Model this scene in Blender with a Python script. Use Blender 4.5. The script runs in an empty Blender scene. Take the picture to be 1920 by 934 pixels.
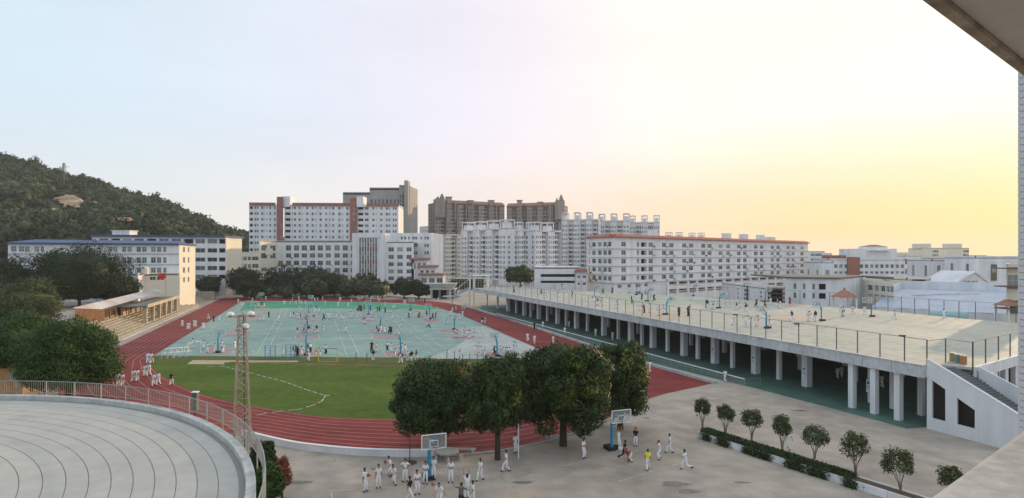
import bpy, bmesh, math, random
import numpy as np
from mathutils import Vector, noise as mnoise
R = math.radians
rnd = random.Random(7)
nr = np.random.RandomState(11)
sc = bpy.context.scene
COL = sc.collection

# ------------------------------------------------------------------ camera
F, HZ, H = 1100.0, 481.0, 17.0          # focal length in photo pixels, horizon row, eye height
cam = bpy.data.cameras.new("camera"); camo = bpy.data.objects.new("camera", cam); COL.objects.link(camo)
camo.location = (0, 0, H); camo.rotation_euler = (R(90), 0, 0)
cam.sensor_width = 36; cam.lens = 36 * F / 1920; cam.shift_y = (HZ - 467) / 1920
cam.clip_start = 0.1; cam.clip_end = 12000
sc.camera = camo

def s2l(c):
    return tuple(((v / 255) / 12.92 if v / 255 <= .04045 else ((v / 255 + .055) / 1.055) ** 2.4) for v in c)

# ------------------------------------------------------------------ world and sun
SUN_AZ, SUN_EL = 46.0, 8.0
w = bpy.data.worlds.new("World"); sc.world = w; w.use_nodes = True
nt = w.node_tree; nt.nodes.clear()
N = nt.nodes.new; L = nt.links.new
out = N('ShaderNodeOutputWorld'); bg = N('ShaderNodeBackground'); bg.inputs[1].default_value = 1.0
sky = N('ShaderNodeTexSky'); sky.sky_type = 'NISHITA'; sky.sun_disc = False
sky.sun_elevation = R(SUN_EL); sky.sun_rotation = R(SUN_AZ)
tc = N('ShaderNodeTexCoord'); nrm = N('ShaderNodeVectorMath'); nrm.operation = 'NORMALIZE'
L(tc.outputs['Generated'], nrm.inputs[0])
ga, ge = R(46), R(14)
G_DIR = (math.sin(ga) * math.cos(ge), math.cos(ga) * math.cos(ge), math.sin(ge))
dot = N('ShaderNodeVectorMath'); dot.operation = 'DOT_PRODUCT'; dot.inputs[1].default_value = G_DIR
L(nrm.outputs[0], dot.inputs[0])
ac = N('ShaderNodeMath'); ac.operation = 'ARCCOSINE'; L(dot.outputs['Value'], ac.inputs[0])
dv = N('ShaderNodeMath'); dv.operation = 'DIVIDE'; L(ac.outputs[0], dv.inputs[0]); dv.inputs[1].default_value = math.pi
def ramp(stops, fac):
    r = N('ShaderNodeValToRGB'); r.color_ramp.interpolation = 'B_SPLINE'
    el = r.color_ramp.elements
    while len(el) > 1: el.remove(el[-1])
    el[0].position = stops[0][0]; el[0].color = (*s2l(stops[0][1]), 1)
    for p, c in stops[1:]:
        e = el.new(p); e.color = (*s2l(c), 1)
    L(fac, r.inputs[0]); return r
d = 1 / 180
hi = ramp([(0, (255, 255, 248)), (14*d, (255, 254, 238)), (26*d, (255, 249, 233)), (38*d, (246, 237, 238)), (50*d, (230, 227, 240)), (66*d, (219, 228, 239)), (85*d, (202, 225, 238)), (1, (206, 218, 232))], dv.outputs[0])
lo = ramp([(0, (253, 218, 120)), (14*d, (252, 212, 126)), (26*d, (249, 211, 150)), (40*d, (244, 219, 194)), (55*d, (238, 226, 214)), (75*d, (233, 233, 227)), (1, (212, 220, 228))], dv.outputs[0])
sep = N('ShaderNodeSeparateXYZ'); L(nrm.outputs[0], sep.inputs[0])
mr = N('ShaderNodeMapRange'); mr.interpolation_type = 'SMOOTHSTEP'
mr.inputs['From Min'].default_value = 0.0; mr.inputs['From Max'].default_value = 0.24
L(sep.outputs['Z'], mr.inputs['Value'])
mx = N('ShaderNodeMix'); mx.data_type = 'RGBA'
L(mr.outputs[0], mx.inputs[0]); L(lo.outputs[0], mx.inputs[6]); L(hi.outputs[0], mx.inputs[7])
sk = N('ShaderNodeVectorMath'); sk.operation = 'SCALE'; sk.inputs['Scale'].default_value = 0.003
L(sky.outputs[0], sk.inputs[0])
sg = N('ShaderNodeVectorMath'); sg.operation = 'SCALE'; sg.inputs['Scale'].default_value = 1.0
L(mx.outputs[2], sg.inputs[0])
# faint streaks of high cloud
cm = N('ShaderNodeMapping'); cm.inputs['Scale'].default_value = (1, 1, 4.5); L(nrm.outputs[0], cm.inputs[0])
cn_ = N('ShaderNodeTexNoise'); cn_.inputs['Scale'].default_value = 2.2; cn_.inputs['Detail'].default_value = 5; L(cm.outputs[0], cn_.inputs['Vector'])
cr_ = N('ShaderNodeMapRange'); cr_.inputs['From Min'].default_value = .35; cr_.inputs['From Max'].default_value = .65; cr_.inputs['To Min'].default_value = .965; cr_.inputs['To Max'].default_value = 1.03; L(cn_.outputs[0], cr_.inputs[0])
L(cr_.outputs[0], sg.inputs['Scale'])
ad = N('ShaderNodeVectorMath'); ad.operation = 'ADD'; L(sk.outputs[0], ad.inputs[0]); L(sg.outputs[0], ad.inputs[1])
L(ad.outputs[0], bg.inputs[0]); L(bg.outputs[0], out.inputs[0])

sl = bpy.data.lights.new("sun", 'SUN'); so = bpy.data.objects.new("sun", sl); COL.objects.link(so)
sl.energy = 3.0; sl.angle = R(0.6); sl.color = (1.0, 0.70, 0.40)
sd = Vector((math.sin(R(SUN_AZ)) * math.cos(R(SUN_EL)), math.cos(R(SUN_AZ)) * math.cos(R(SUN_EL)), math.sin(R(SUN_EL))))
so.rotation_euler = sd.to_track_quat('Z', 'Y').to_euler(); so.location = (60, 20, 60)
sc.view_settings.view_transform = 'Standard'; sc.view_settings.look = 'None'
sc.view_settings.exposure = 0.16; sc.view_settings.gamma = 1.0; sc.view_settings.use_curve_mapping = False
sc.render.engine = 'CYCLES'; sc.cycles.use_denoising = True
sc.cycles.max_bounces = 6; sc.cycles.diffuse_bounces = 3; sc.cycles.transparent_max_bounces = 12

# ------------------------------------------------------------------ helpers
def Gp(px, py, z=0.0):
    Y = (H - z) * F / (py - HZ); return Vector(((px - 960) / F * Y, Y, z))
def Xp(px, Y): return (px - 960) / F * Y
def Zp(py, Y): return H - (py - HZ) * Y / F
def Pp(px, py, Y): return Vector((Xp(px, Y), Y, Zp(py, Y)))

_M = {}
def mat(name, col, rough=.8, var=.0, scale=3.0, bump=0, spec=.3, metal=0, col2=None, stretch=None, fine=0, island=0, transl=0, emit=0, fa=.18):
    if name in _M: return _M[name]
    m = bpy.data.materials.new(name); m.use_nodes = True; t = m.node_tree; b = t.nodes['Principled BSDF']
    b.inputs['Roughness'].default_value = rough; b.inputs['Metallic'].default_value = metal
    b.inputs['Specular IOR Level'].default_value = spec
    b.inputs['Base Color'].default_value = (*col, 1)
    n, l = t.nodes.new, t.links.new
    cur = None
    if var or col2:
        geo = n('ShaderNodeNewGeometry'); mp = n('ShaderNodeMapping'); l(geo.outputs['Position'], mp.inputs[0])
        if stretch: mp.inputs['Scale'].default_value = stretch
        ns = n('ShaderNodeTexNoise'); ns.inputs['Scale'].default_value = 1 / scale; ns.inputs['Detail'].default_value = 6; ns.inputs['Roughness'].default_value = .62
        l(mp.outputs[0], ns.inputs['Vector'])
        cr = n('ShaderNodeValToRGB'); cr.color_ramp.elements[0].position = .34; cr.color_ramp.elements[1].position = .68
        c2 = col2 or tuple(c * (1 - var) for c in col)
        c1 = col if col2 else tuple(min(1, c * (1 + var * .6)) for c in col)
        cr.color_ramp.elements[0].color = (*c2, 1); cr.color_ramp.elements[1].color = (*c1, 1)
        l(ns.outputs[0], cr.inputs[0]); cur = cr.outputs[0]
        if fine:
            n2 = n('ShaderNodeTexNoise'); n2.inputs['Scale'].default_value = fine; n2.inputs['Detail'].default_value = 4
            l(geo.outputs['Position'], n2.inputs['Vector'])
            mr2 = n('ShaderNodeMapRange'); mr2.inputs['To Min'].default_value = 1 - fa; mr2.inputs['To Max'].default_value = 1 + fa * .9; mr2.inputs['From Min'].default_value = .25; mr2.inputs['From Max'].default_value = .75
            l(n2.outputs[0], mr2.inputs[0])
            ml = n('ShaderNodeVectorMath'); ml.operation = 'SCALE'; l(cur, ml.inputs[0]); l(mr2.outputs[0], ml.inputs['Scale']); cur = ml.outputs[0]
        if bump:
            bp = n('ShaderNodeBump'); bp.inputs['Strength'].default_value = bump; bp.inputs['Distance'].default_value = .05
            l(ns.outputs[0], bp.inputs['Height']); l(bp.outputs[0], b.inputs['Normal'])
    if island:
        geo2 = n('ShaderNodeNewGeometry'); mr3 = n('ShaderNodeMapRange'); mr3.inputs['To Min'].default_value = 1 - island; mr3.inputs['To Max'].default_value = 1 + island
        l(geo2.outputs['Random Per Island'], mr3.inputs[0])
        sca = n('ShaderNodeVectorMath'); sca.operation = 'SCALE'; l(mr3.outputs[0], sca.inputs['Scale'])
        if cur: l(cur, sca.inputs[0])
        else: sca.inputs[0].default_value = col
        cur = sca.outputs[0]
    if cur: l(cur, b.inputs['Base Color'])
    if 'window_glass' in name:
        oi_ = n('ShaderNodeObjectInfo'); g_ = n('ShaderNodeNewGeometry'); a_ = n('ShaderNodeMath'); a_.operation = 'ADD'; l(oi_.outputs['Random'], a_.inputs[0]); l(g_.outputs['Random Per Island'], a_.inputs[1])
        f_ = n('ShaderNodeMath'); f_.operation = 'FRACT'; l(a_.outputs[0], f_.inputs[0]); rp_ = n('ShaderNodeValToRGB'); rp_.color_ramp.interpolation = 'CONSTANT'; e_ = rp_.color_ramp.elements
        e_[0].color = (*col, 1); e_[1].position = .45; e_[1].color = (*[c * .55 for c in col], 1)
        for ps_, cc in ((.66, [c * 1.5 + .03 for c in col]), (.82, (.30, .30, .28)), (.93, (.16, .20, .24))): e = e_.new(ps_); e.color = (*cc, 1)
        l(f_.outputs[0], rp_.inputs[0]); l(rp_.outputs[0], b.inputs['Base Color'])
    if transl:
        tr = n('ShaderNodeBsdfTranslucent'); mixs = n('ShaderNodeMixShader'); mixs.inputs[0].default_value = transl
        if cur: l(cur, tr.inputs[0])
        else: tr.inputs[0].default_value = (*col, 1)
        o = t.nodes['Material Output']; l(b.outputs[0], mixs.inputs[1]); l(tr.outputs[0], mixs.inputs[2]); l(mixs.outputs[0], o.inputs[0])
    if emit:
        b.inputs['Emission Color'].default_value = (*col, 1); b.inputs['Emission Strength'].default_value = emit
    _M[name] = m; return m

class MB:
    """collects faces, then links them as one mesh object"""
    def __init__(s): s.v = []; s.f = []; s.m = []; s.mats = []
    def mi(s, m):
        if m not in s.mats: s.mats.append(m)
        return s.mats.index(m)
    def face(s, pts, m=None):
        i = len(s.v); s.v += [tuple(p) for p in pts]; s.f.append(tuple(range(i, i + len(pts)))); s.m.append(s.mi(m) if m else 0)
    def hexa(s, b, t, m=None):
        i = len(s.v); n = len(b); s.v += [tuple(p) for p in b] + [tuple(p) for p in t]; k = s.mi(m) if m else 0
        s.f.append(tuple(i + j for j in reversed(range(n)))); s.f.append(tuple(i + n + j for j in range(n))); s.m += [k, k]
        for j in range(n):
            j2 = (j + 1) % n; s.f.append((i + j, i + j2, i + n + j2, i + n + j)); s.m.append(k)
    def box(s, c, sz, rz=0, m=None):
        cx, cy, cz = c; hx, hy, hz = sz[0] / 2, sz[1] / 2, sz[2] / 2; ca, sa = math.cos(rz), math.sin(rz)
        q = [(-hx, -hy), (hx, -hy), (hx, hy), (-hx, hy)]
        p = [(cx + x * ca - y * sa, cy + x * sa + y * ca) for x, y in q]
        s.hexa([(x, y, cz - hz) for x, y in p], [(x, y, cz + hz) for x, y in p], m)
    def prism(s, poly, z0, z1, m=None):
        a = sum(poly[i][0] * poly[(i + 1) % len(poly)][1] - poly[(i + 1) % len(poly)][0] * poly[i][1] for i in range(len(poly)))
        if a < 0: poly = list(reversed(poly))
        s.hexa([(p[0], p[1], z0) for p in poly], [(p[0], p[1], z1) for p in poly], m)
    def bar(s, a, b, wd, m=None, n=4, w2=None):
        a, b = Vector(a), Vector(b); d = (b - a)
        if d.length < 1e-6: return
        d.normalize(); up = Vector((0, 0, 1)) if abs(d.z) < .95 else Vector((1, 0, 0)); x = d.cross(up).normalized(); y = d.cross(x)
        w2 = wd if w2 is None else w2; i = len(s.v); k = s.mi(m) if m else 0
        for c, r in ((a, wd / 2), (b, w2 / 2)):
            for j in range(n):
                an = 2 * math.pi * (j + .5) / n; s.v.append(tuple(c + (x * math.cos(an) + y * math.sin(an)) * r * 1.25))
        for j in range(n):
            j2 = (j + 1) % n; s.f.append((i + j, i + n + j, i + n + j2, i + j2)); s.m.append(k)
        s.f.append(tuple(i + j for j in range(n))); s.f.append(tuple(i + n + j for j in reversed(range(n)))); s.m += [k, k]
    def path(s, pts, wd, m=None, n=4):
        for a, b in zip(pts[:-1], pts[1:]): s.bar(a, b, wd, m, n)
    def build(s, name, m=None, parent=None, smooth=False):
        me = bpy.data.meshes.new(name); me.from_pydata(s.v, [], s.f)
        if s.mats:
            for k in s.mats: me.materials.append(k)
            me.polygons.foreach_set('material_index', s.m)
        elif m: me.materials.append(m)
        if smooth: me.polygons.foreach_set('use_smooth', [True] * len(s.f))
        me.update(); return link(name, me, parent)

def link(name, data, parent=None):
    o = bpy.data.objects.new(name, data); COL.objects.link(o)
    if parent: o.parent = parent
    return o
def tag(o, label=None, cat=None, group=None, kind=None):
    if label: o['label'] = label
    if cat: o['category'] = cat
    if group: o['group'] = group
    if kind: o['kind'] = kind
    return o
def thing(name, label, cat, loc=(0, 0, 0), rz=0, group=None):
    o = bpy.data.objects.new(name, None); COL.objects.link(o); o.location = loc; o.rotation_euler = (0, 0, rz); o.empty_display_size = .3
    return tag(o, label, cat, group)
def dup(root, loc, rz=0, label=None, group=None, scale=None):
    r = root.copy(); COL.objects.link(r); r.location = loc; r.rotation_euler = (0, 0, rz)
    if label: r['label'] = label
    if group: r['group'] = group
    if scale: r.scale = scale
    for ch in list(root.children):
        c = ch.copy(); COL.objects.link(c); c.parent = r
        for g in list(ch.children):
            e = g.copy(); COL.objects.link(e); e.parent = c
    return r
def npmesh(name, verts, faces4, m, parent=None):
    me = bpy.data.meshes.new(name); nv, nf = len(verts), len(faces4); k = faces4.shape[1]
    me.vertices.add(nv); me.vertices.foreach_set('co', verts.astype(np.float32).ravel())
    me.loops.add(nf * k); me.loops.foreach_set('vertex_index', faces4.astype(np.int32).ravel())
    me.polygons.add(nf); me.polygons.foreach_set('loop_start', np.arange(0, nf * k, k, dtype=np.int32))
    me.update(calc_edges=True); me.validate(); me.materials.append(m); return link(name, me, parent)
def ordw(i): return ['first', 'second', 'third', 'fourth', 'fifth', 'sixth', 'seventh', 'eighth', 'ninth', 'tenth', 'eleventh', 'twelfth', 'thirteenth', 'fourteenth', 'fifteenth', 'sixteenth', 'seventeenth', 'eighteenth', 'nineteenth', 'twentieth'][i]

# ------------------------------------------------------------------ materials
M_ground = mat('concrete_ground', (.40, .345, .285), .9, .22, 11, .2, fine=.9, fa=.1)
M_fore = mat('court_concrete', (.43, .36, .295), .85, .28, 7, .15, fine=.6, fa=.16)
M_grass = mat('grass', (.115, .155, .034), .95, 0, 8, .4, spec=.05, col2=(.070, .115, .024), stretch=(.35, 1, 1), fine=.9)
M_dry = mat('dry_grass', (.13, .13, .045), .95, 0, 5, .4, spec=.1, col2=(.085, .11, .03), fine=2)
M_track = mat('red_track', (.235, .040, .035), .85, .25, 7, .1, spec=.2, fine=.6)
M_line = mat('line_paint', (.68, .66, .62), .7, .25, 1.5)
M_linef = mat('lane_paint', (.42, .26, .24), .8, .3, 2)
M_court = mat('court_green_grey', (.28, .385, .335), .7, 0, 14, .1, spec=.2, col2=(.215, .325, .29), fine=.35)
M_courtr = mat('court_worn_grey', (.42, .44, .41), .75, .12, 12, .1, fine=.5)
M_teal = mat('court_teal', (.045, .30, .17), .7, .15, 8, .1)
M_pink = mat('court_pink', (.40, .26, .245), .75, .15, 4)
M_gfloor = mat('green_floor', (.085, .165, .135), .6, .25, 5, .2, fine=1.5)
M_deck = mat('deck_floor', (.49, .465, .395), .75, 0, 9, .15, spec=.2, col2=(.40, .40, .345), stretch=(1, .35, 1), fine=.8)
M_white = mat('white_render', (.79, .775, .785), .8, .13, 2.6, .05, fine=.25, fa=.05, stretch=(1, 1, .13))
M_white2 = mat('white_wall', (.71, .71, .735), .8, .15, 2.4, .05, fine=.25, fa=.06, stretch=(1, 1, .13))
M_cream = mat('cream_wall', (.74, .69, .58), .8, .04, 8)  # true cream surfaces, and warm sunlight coloured onto some white walls
M_beam = mat('grey_concrete', (.52, .54, .555), .85, .2, 2.5, .2, fine=2, stretch=(1, 1, .25))
M_conc = mat('pale_concrete', (.45, .45, .43), .85, .18, 3, .2, fine=2)
M_dark = mat('opening_shade', (.035, .03, .03), .9)  # near-black sheets that imitate shade inside openings and under roofs
M_glass = mat('window_glass', (.075, .09, .10), .15, .5, 2.2, spec=.6)
M_glass2 = mat('window_glass_grey', (.16, .19, .21), .2, .4, 3, spec=.6)
M_frame = mat('window_frame', (.55, .58, .60), .6)
M_redtile = mat('red_tile', (.40, .13, .09), .8, .2, 2)
M_redwall = mat('red_brick_wall', (.36, .15, .12), .85, .15, 3)
M_blue = mat('blue_roof', (.055, .09, .20), .6, .2, 3)
M_bluep = mat('blue_paint', (.03, .22, .48), .5, .15, 1)
M_teals = mat('hoop_blue_green', (.03, .27, .42), .5, .15, 1)
M_wpaint = mat('white_paint', (.75, .76, .76), .5, .08, 1)
M_metal = mat('galvanised_metal', (.31, .32, .32), .5, .15, 2, metal=.3)
M_dmetal = mat('dark_metal', (.09, .10, .09), .6, .2, 2)
M_brown = mat('brown_facade', (.36, .30, .275), .85, .15, 10)
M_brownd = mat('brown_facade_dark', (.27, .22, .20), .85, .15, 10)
M_greyf = mat('grey_facade', (.36, .345, .33), .85, .12, 8)
M_bark = mat('bark', (.065, .052, .042), .95, .3, .3, .5)
M_stone = mat('warm_stone', (.46, .41, .32), .9, 0, 1.2, .5, col2=(.27, .245, .19), fine=3, stretch=(1, 1, 2))
M_pillar = mat('sandy_concrete', (.52, .44, .32), .9, .2, 2)
M_wood = mat('orange_wood', (.27, .14, .07), .85, .3, .4, island=.25)
M_rust = mat('mast_paint', (.46, .41, .34), .6, 0, .8, col2=(.30, .22, .14))
M_red = mat('red_cloth', (.65, .02, .02), .7)
M_yel = mat('yellow_paint', (.70, .50, .03), .6)
def leafm(name, c, isl=.45, tr=.25, var=.3, sc_=1.6): return mat(name, c, .55, var, sc_, spec=.25, island=isl, transl=tr)
M_mango = leafm('mango_leaves', (.045, .078, .019), .55, .25, var=.5, sc_=1.1)
M_mango2 = leafm('mango_leaves_fresh', (.15, .185, .03), .4, .3)
M_ficus = leafm('ficus_leaves', (.046, .098, .016))
M_hill = leafm('hill_leaves', (.054, .082, .030), .35, .15, .7, 28)
M_darkleaf = leafm('dark_leaves', (.028, .048, .017))
M_shrub = leafm('shrub_leaves', (.085, .11, .04))
M_palm = leafm('palm_leaves', (.07, .10, .035))
M_boug = leafm('orange_blossom', (.34, .13, .06), .35, .3)
M_hedge = leafm('hedge_leaves', (.055, .085, .03))

# ------------------------------------------------------------------ ground
def sheet(name, pts, z, m, kind='structure', parent=None):
    b = MB(); pts = [(p[0], p[1], z) for p in pts]
    a = sum(pts[i][0] * pts[(i + 1) % len(pts)][1] - pts[(i + 1) % len(pts)][0] * pts[i][1] for i in range(len(pts)))
    if a < 0: pts.reverse()
    b.face(pts); o = b.build(name, m, parent)
    if not parent: tag(o, kind=kind)
    return o
sheet('ground', [(-5000, -500), (5000, -500), (5000, 9000), (-5000, 9000)], 0, M_ground)
# running track: paired inner / outer stations, read as ground points
ST = [((450, 567), (412, 561)), ((372, 615.5), (300, 613.6)), ((289, 667), (200, 661)), ((284, 683), (150, 690)), ((297, 699), (110, 725)),
      ((332, 721), (130, 762)), ((384, 741), (220, 789)), ((436, 754), (330, 805)), ((523, 770), (467, 817)), ((585, 779), (548, 830)),
      ((627, 783), (640, 841)), ((741, 786), (764, 850)), ((860, 783), (885, 848)), ((960, 772), (1000, 831)), ((1040, 752), (1121, 794)),
      ((1095, 727), (1190, 758)), ((1110, 702), (1250, 738)), ((1075, 681), (1337, 719)), ((996, 648), (1091, 644)), ((860, 589), (900, 583)),
      ((790, 572), (822, 566)), ((700, 567), (700, 561)), ((600, 565.5), (600, 559)), ((500, 565), (470, 558))]
STW = [(Gp(*a), Gp(*b)) for a, b in ST]
def crom(P, closed=True, k=6):
    n = len(P); o = []
    for i in range(n if closed else n - 1):
        p0, p1, p2, p3 = (P[(i - 1) % n], P[i], P[(i + 1) % n], P[(i + 2) % n]) if closed else (P[max(i - 1, 0)], P[i], P[i + 1], P[min(i + 2, n - 1)])
        for j in range(k):
            t = j / k; o.append(.5 * ((2 * p1) + (p2 - p0) * t + (2 * p0 - 5 * p1 + 4 * p2 - p3) * t * t + (3 * p1 - p0 - 3 * p2 + p3) * t ** 3))
    if not closed: o.append(P[-1])
    return o
inn = crom([a for a, b in STW]); otr = crom([b for a, b in STW])
def fixlin(c, lst):      # keep the straights straight
    for s0, s1 in lst:
        for i in range(s0 * 6, s1 * 6 + 1):
            t = (i - s0 * 6) / ((s1 - s0) * 6); c[i] = c[s0 * 6].lerp(c[s1 * 6], t)
fixlin(inn, [(0, 2)]); fixlin(otr, [(0, 2), (16, 17), (17, 18), (18, 19)]); fixlin(inn, [(17, 18), (18, 19)])
b = MB()
n = len(inn)
for i in range(n):
    j = (i + 1) % n
    b.face([(inn[i].x, inn[i].y, .012), (otr[i].x, otr[i].y, .012), (otr[j].x, otr[j].y, .012), (inn[j].x, inn[j].y, .012)][::-1])
track = tag(b.build('running_track', M_track), kind='structure')
def ribbon(pts, wd, z, m, name, parent=None, dash=None, kind=None):
    b = MB()
    for i in range(len(pts) - 1):
        a, c = Vector(pts[i][:2]), Vector(pts[i + 1][:2]); d = c - a
        if d.length < 1e-5: continue
        d.normalize(); nn = Vector((-d.y, d.x)) * wd / 2
        b.face([(*(a - nn), z), (*(c - nn), z), (*(c + nn), z), (*(a + nn), z)])
    o = b.build(name, m, parent)
    if kind: tag(o, kind=kind)
    return o
for k in range(0, 9):
    t = (k + .25) / 8.5; pts = [inn[i].lerp(otr[i], t) for i in range(0, 14 * 6 + 4)]
    ribbon(pts, .08, .018, M_linef, 'lane_line', track)
st = [inn[2 * 6 - 4], otr[2 * 6 - 4]]; ribbon(st, .12, .02, M_linef, 'start_line', track)
# grass inside
gi = [inn[i] for i in range(12, 17 * 6 + 4)]
sheet('grass_field', gi, .012, M_grass)
ne = (gi[0], gi[-1])
sheet('worn_grass_strip', [Gp(289, 667.5), Gp(1060, 675), Gp(1085, 684), Gp(700, 684), Gp(286, 679)], .017, M_dry)
ribbon([Gp(430, 680), Gp(560, 682), Gp(700, 685.5), Gp(900, 687), Gp(1060, 687)], .9, .021, mat('bare_red_earth', (.20, .10, .05), .95, .3, 3), 'bare_earth_path', kind='structure')
sheet('sand_pit', [Gp(350, 683), Gp(420, 683.5), Gp(421, 680), Gp(560, 679), Gp(558, 676.5), Gp(362, 675.5)], .021, mat('sand', (.42, .36, .24), .95, .2, 2))
# rope line on the grass
def dashed(pts, wd, z, m, name, on=1.1, off=.5):
    b = MB(); acc = 0
    for i in range(len(pts) - 1):
        a, c = Vector(pts[i][:2]), Vector(pts[i + 1][:2]); ln = (c - a).length; d = (c - a) / ln; nn = Vector((-d.y, d.x)) * wd / 2; s = 0
        while s < ln:
            e = min(s + on, ln); p, q = a + d * s, a + d * e
            b.face([(*(p - nn), z), (*(q - nn), z), (*(q + nn), z), (*(p + nn), z)]); s += on + off
    return b.build(name, m)
rope = dashed([Gp(388, 687), Gp(415, 686.5), Gp(470, 700), Gp(530, 715), Gp(575, 731), Gp(606, 741), Gp(619, 742), Gp(610, 742.5), Gp(604, 752), Gp(588, 760), Gp(560, 768), Gp(530, 771), Gp(500, 775), Gp(470, 781), Gp(430, 792)], .11, .03, M_line, 'marker_line')
tag(rope, 'white dashed marker line zigzagging over the grass towards the mast', 'marker line')
# sports court
B0, B1, C1, C0 = Gp(289, 667), Gp(1050, 673.5), Gp(800, 575), Gp(449, 567.5)
court = sheet('sports_court', [B0, B1, inn[18*6+2], inn[18*6+5], inn[19 * 6], inn[19 * 6 + 4], inn[20 * 6 + 2], inn[21 * 6], inn[22 * 6], inn[23 * 6], inn[0], inn[6]], .02, M_court)
sheet('court_worn_zone', [Gp(800, 673), Gp(1040, 673.5), Gp(996, 649), Gp(905, 612), Gp(860, 615), Gp(870, 640), Gp(845, 655)], .024, M_courtr)
sheet('court_green_strip', [Gp(449, 582), Gp(520, 578), Gp(700, 579.5), Gp(800, 581), Gp(830, 580), Gp(800, 573.5), Gp(700, 567.6), Gp(600, 566.2), Gp(500, 566), Gp(462, 567)], .024, M_teal)
# basketball courts: sheared grid fitted to the hoops
HV = Vector((-.322, .947)); HU = Vector((.998, -.035))
def court_at(ox, oy, ln=29.0, full=True):
    o = Vector((ox, oy)); P = lambda u, v: o + HU * u + HV * v
    W = 14.2
    b = MB()
    def ln_(a, c, wd=.085):
        a, c = Vector(a[:2]), Vector(c[:2]); d = (c - a).normalized(); nn = Vector((-d.y, d.x)) * wd / 2
        b.face([(*(a - nn), .034), (*(c - nn), .034), (*(c + nn), .034), (*(a + nn), .034)])
    for a, c in [((-W/2, 0), (W/2, 0)), ((W/2, 0), (W/2, ln)), ((W/2, ln), (-W/2, ln)), ((-W/2, ln), (-W/2, 0)), ((-W/2, ln/2), (W/2, ln/2))]: ln_(P(*a), P(*c))
    for sv, s in ((0, 1), (ln, -1)):
        for a, c in [((-2.5, 0), (-2.5, 5.8)), ((2.5, 0), (2.5, 5.8)), ((-2.5, 5.8), (2.5, 5.8))]: ln_(P(a[0], sv + s * a[1]), P(c[0], sv + s * c[1]))
        arc = [P(6.4 * math.cos(t), sv + s * (1.4 + 6.4 * math.sin(t))) for t in np.linspace(0, math.pi, 15)]
        for a, c in zip(arc[:-1], arc[1:]): ln_(a, c)
        kb = MB(); kb.face([(*P(x, sv + s * y), .029) for x, y in (((-2.5, .05), (2.5, .05), (2.5, 5.8), (-2.5, 5.8)) if s > 0 else ((-2.5, 5.8), (2.5, 5.8), (2.5, .05), (-2.5, .05)))])
        kb.build('key_area', M_pink, court)
    cc = [P(1.8 * math.cos(t), ln / 2 + 1.8 * math.sin(t)) for t in np.linspace(0, 2 * math.pi, 15)]
    for a, c in zip(cc[:-1], cc[1:]): ln_(a, c)
    b.build('court_marking', M_line, court)
base4 = [Gp(409, 661), Gp(574, 666), Gp(751, 667), Gp(930, 668)]
for q in base4:
    for r_ in range(3):
        o = Vector(q[:2]) + HV * (-1.2 + r_ * 33.5)
        court_at(o.x, o.y)

# forecourt sheets
fore = sheet('forecourt', [Gp(467, 822), Gp(606, 848), Gp(731, 856), Gp(857, 853), Gp(1000, 833.5), Gp(1121, 796.5), Gp(1190, 761), Gp(1250, 741), Gp(1337, 721), Gp(1397, 724), Gp(1700, 804), Gp(1827, 824), (52, 44), (52, 15), (-9, 15), (-13, 40)], .008, M_fore)
def fline(pts, wd=.09, nm='court_line'): return ribbon([Gp(*p) for p in pts], wd, .016, M_line2, nm, fore)
M_line2 = mat('worn_line_paint', (.50, .48, .45), .8, .35, .5)
fline([(620, 920.5), (700, 916.5), (791, 911), (900, 899), (1000, 885), (1060, 873), (1163, 852), (1240, 836)])
fline([(620, 920.5), (628, 960)]); fline([(1160, 903), (1232, 881), (1300, 862)]); fline([(1205, 770), (1250, 787), (1300, 808)], .16)
fline([(1440, 872), (1500, 893), (1570, 918), (1640, 945)]); fline([(940, 915), (1060, 905)])
M_crack = mat('crack_dark', (.13, .115, .10), .95)
rc_ = random.Random(21)
for k in range(16):
    x, y = rc_.uniform(600, 1600), rc_.uniform(860, 930)
    if x > 1300: y = rc_.uniform(740, 800) if x < 1640 else 850
    p = Gp(x, y); a = rc_.uniform(0, 3.14); pts = [Vector(p[:2])]
    for j in range(rc_.randint(5, 12)):
        a += rc_.uniform(-.5, .5); pts.append(pts[-1] + Vector((math.cos(a), math.sin(a))) * rc_.uniform(.25, .6))
    ribbon(pts, .03, .0125, M_crack, 'crack', fore)
M_stain = mat('damp_stain', (.22, .19, .165), .6, .3, .6)
for x, y, rx_, ry_ in ((1265, 908, 1.1, .5), (1290, 922, .8, .4), (1212, 784, .35, .35), (980, 905, .7, .3), (705, 880, .5, .3), (1390, 905, .6, .25), (560, 905, .9, .4), (1500, 770, .8, .3)):
    p = Gp(x, y); b = MB(); b.face([(p.x + rx_ * math.cos(t) * (1 + .25 * math.sin(3 * t + x)), p.y + ry_ * math.sin(t) * (1 + .2 * math.cos(2 * t + y)), .0135) for t in np.linspace(0, 2 * math.pi, 22)[:-1]]); b.build('stain', M_stain, fore)
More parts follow.
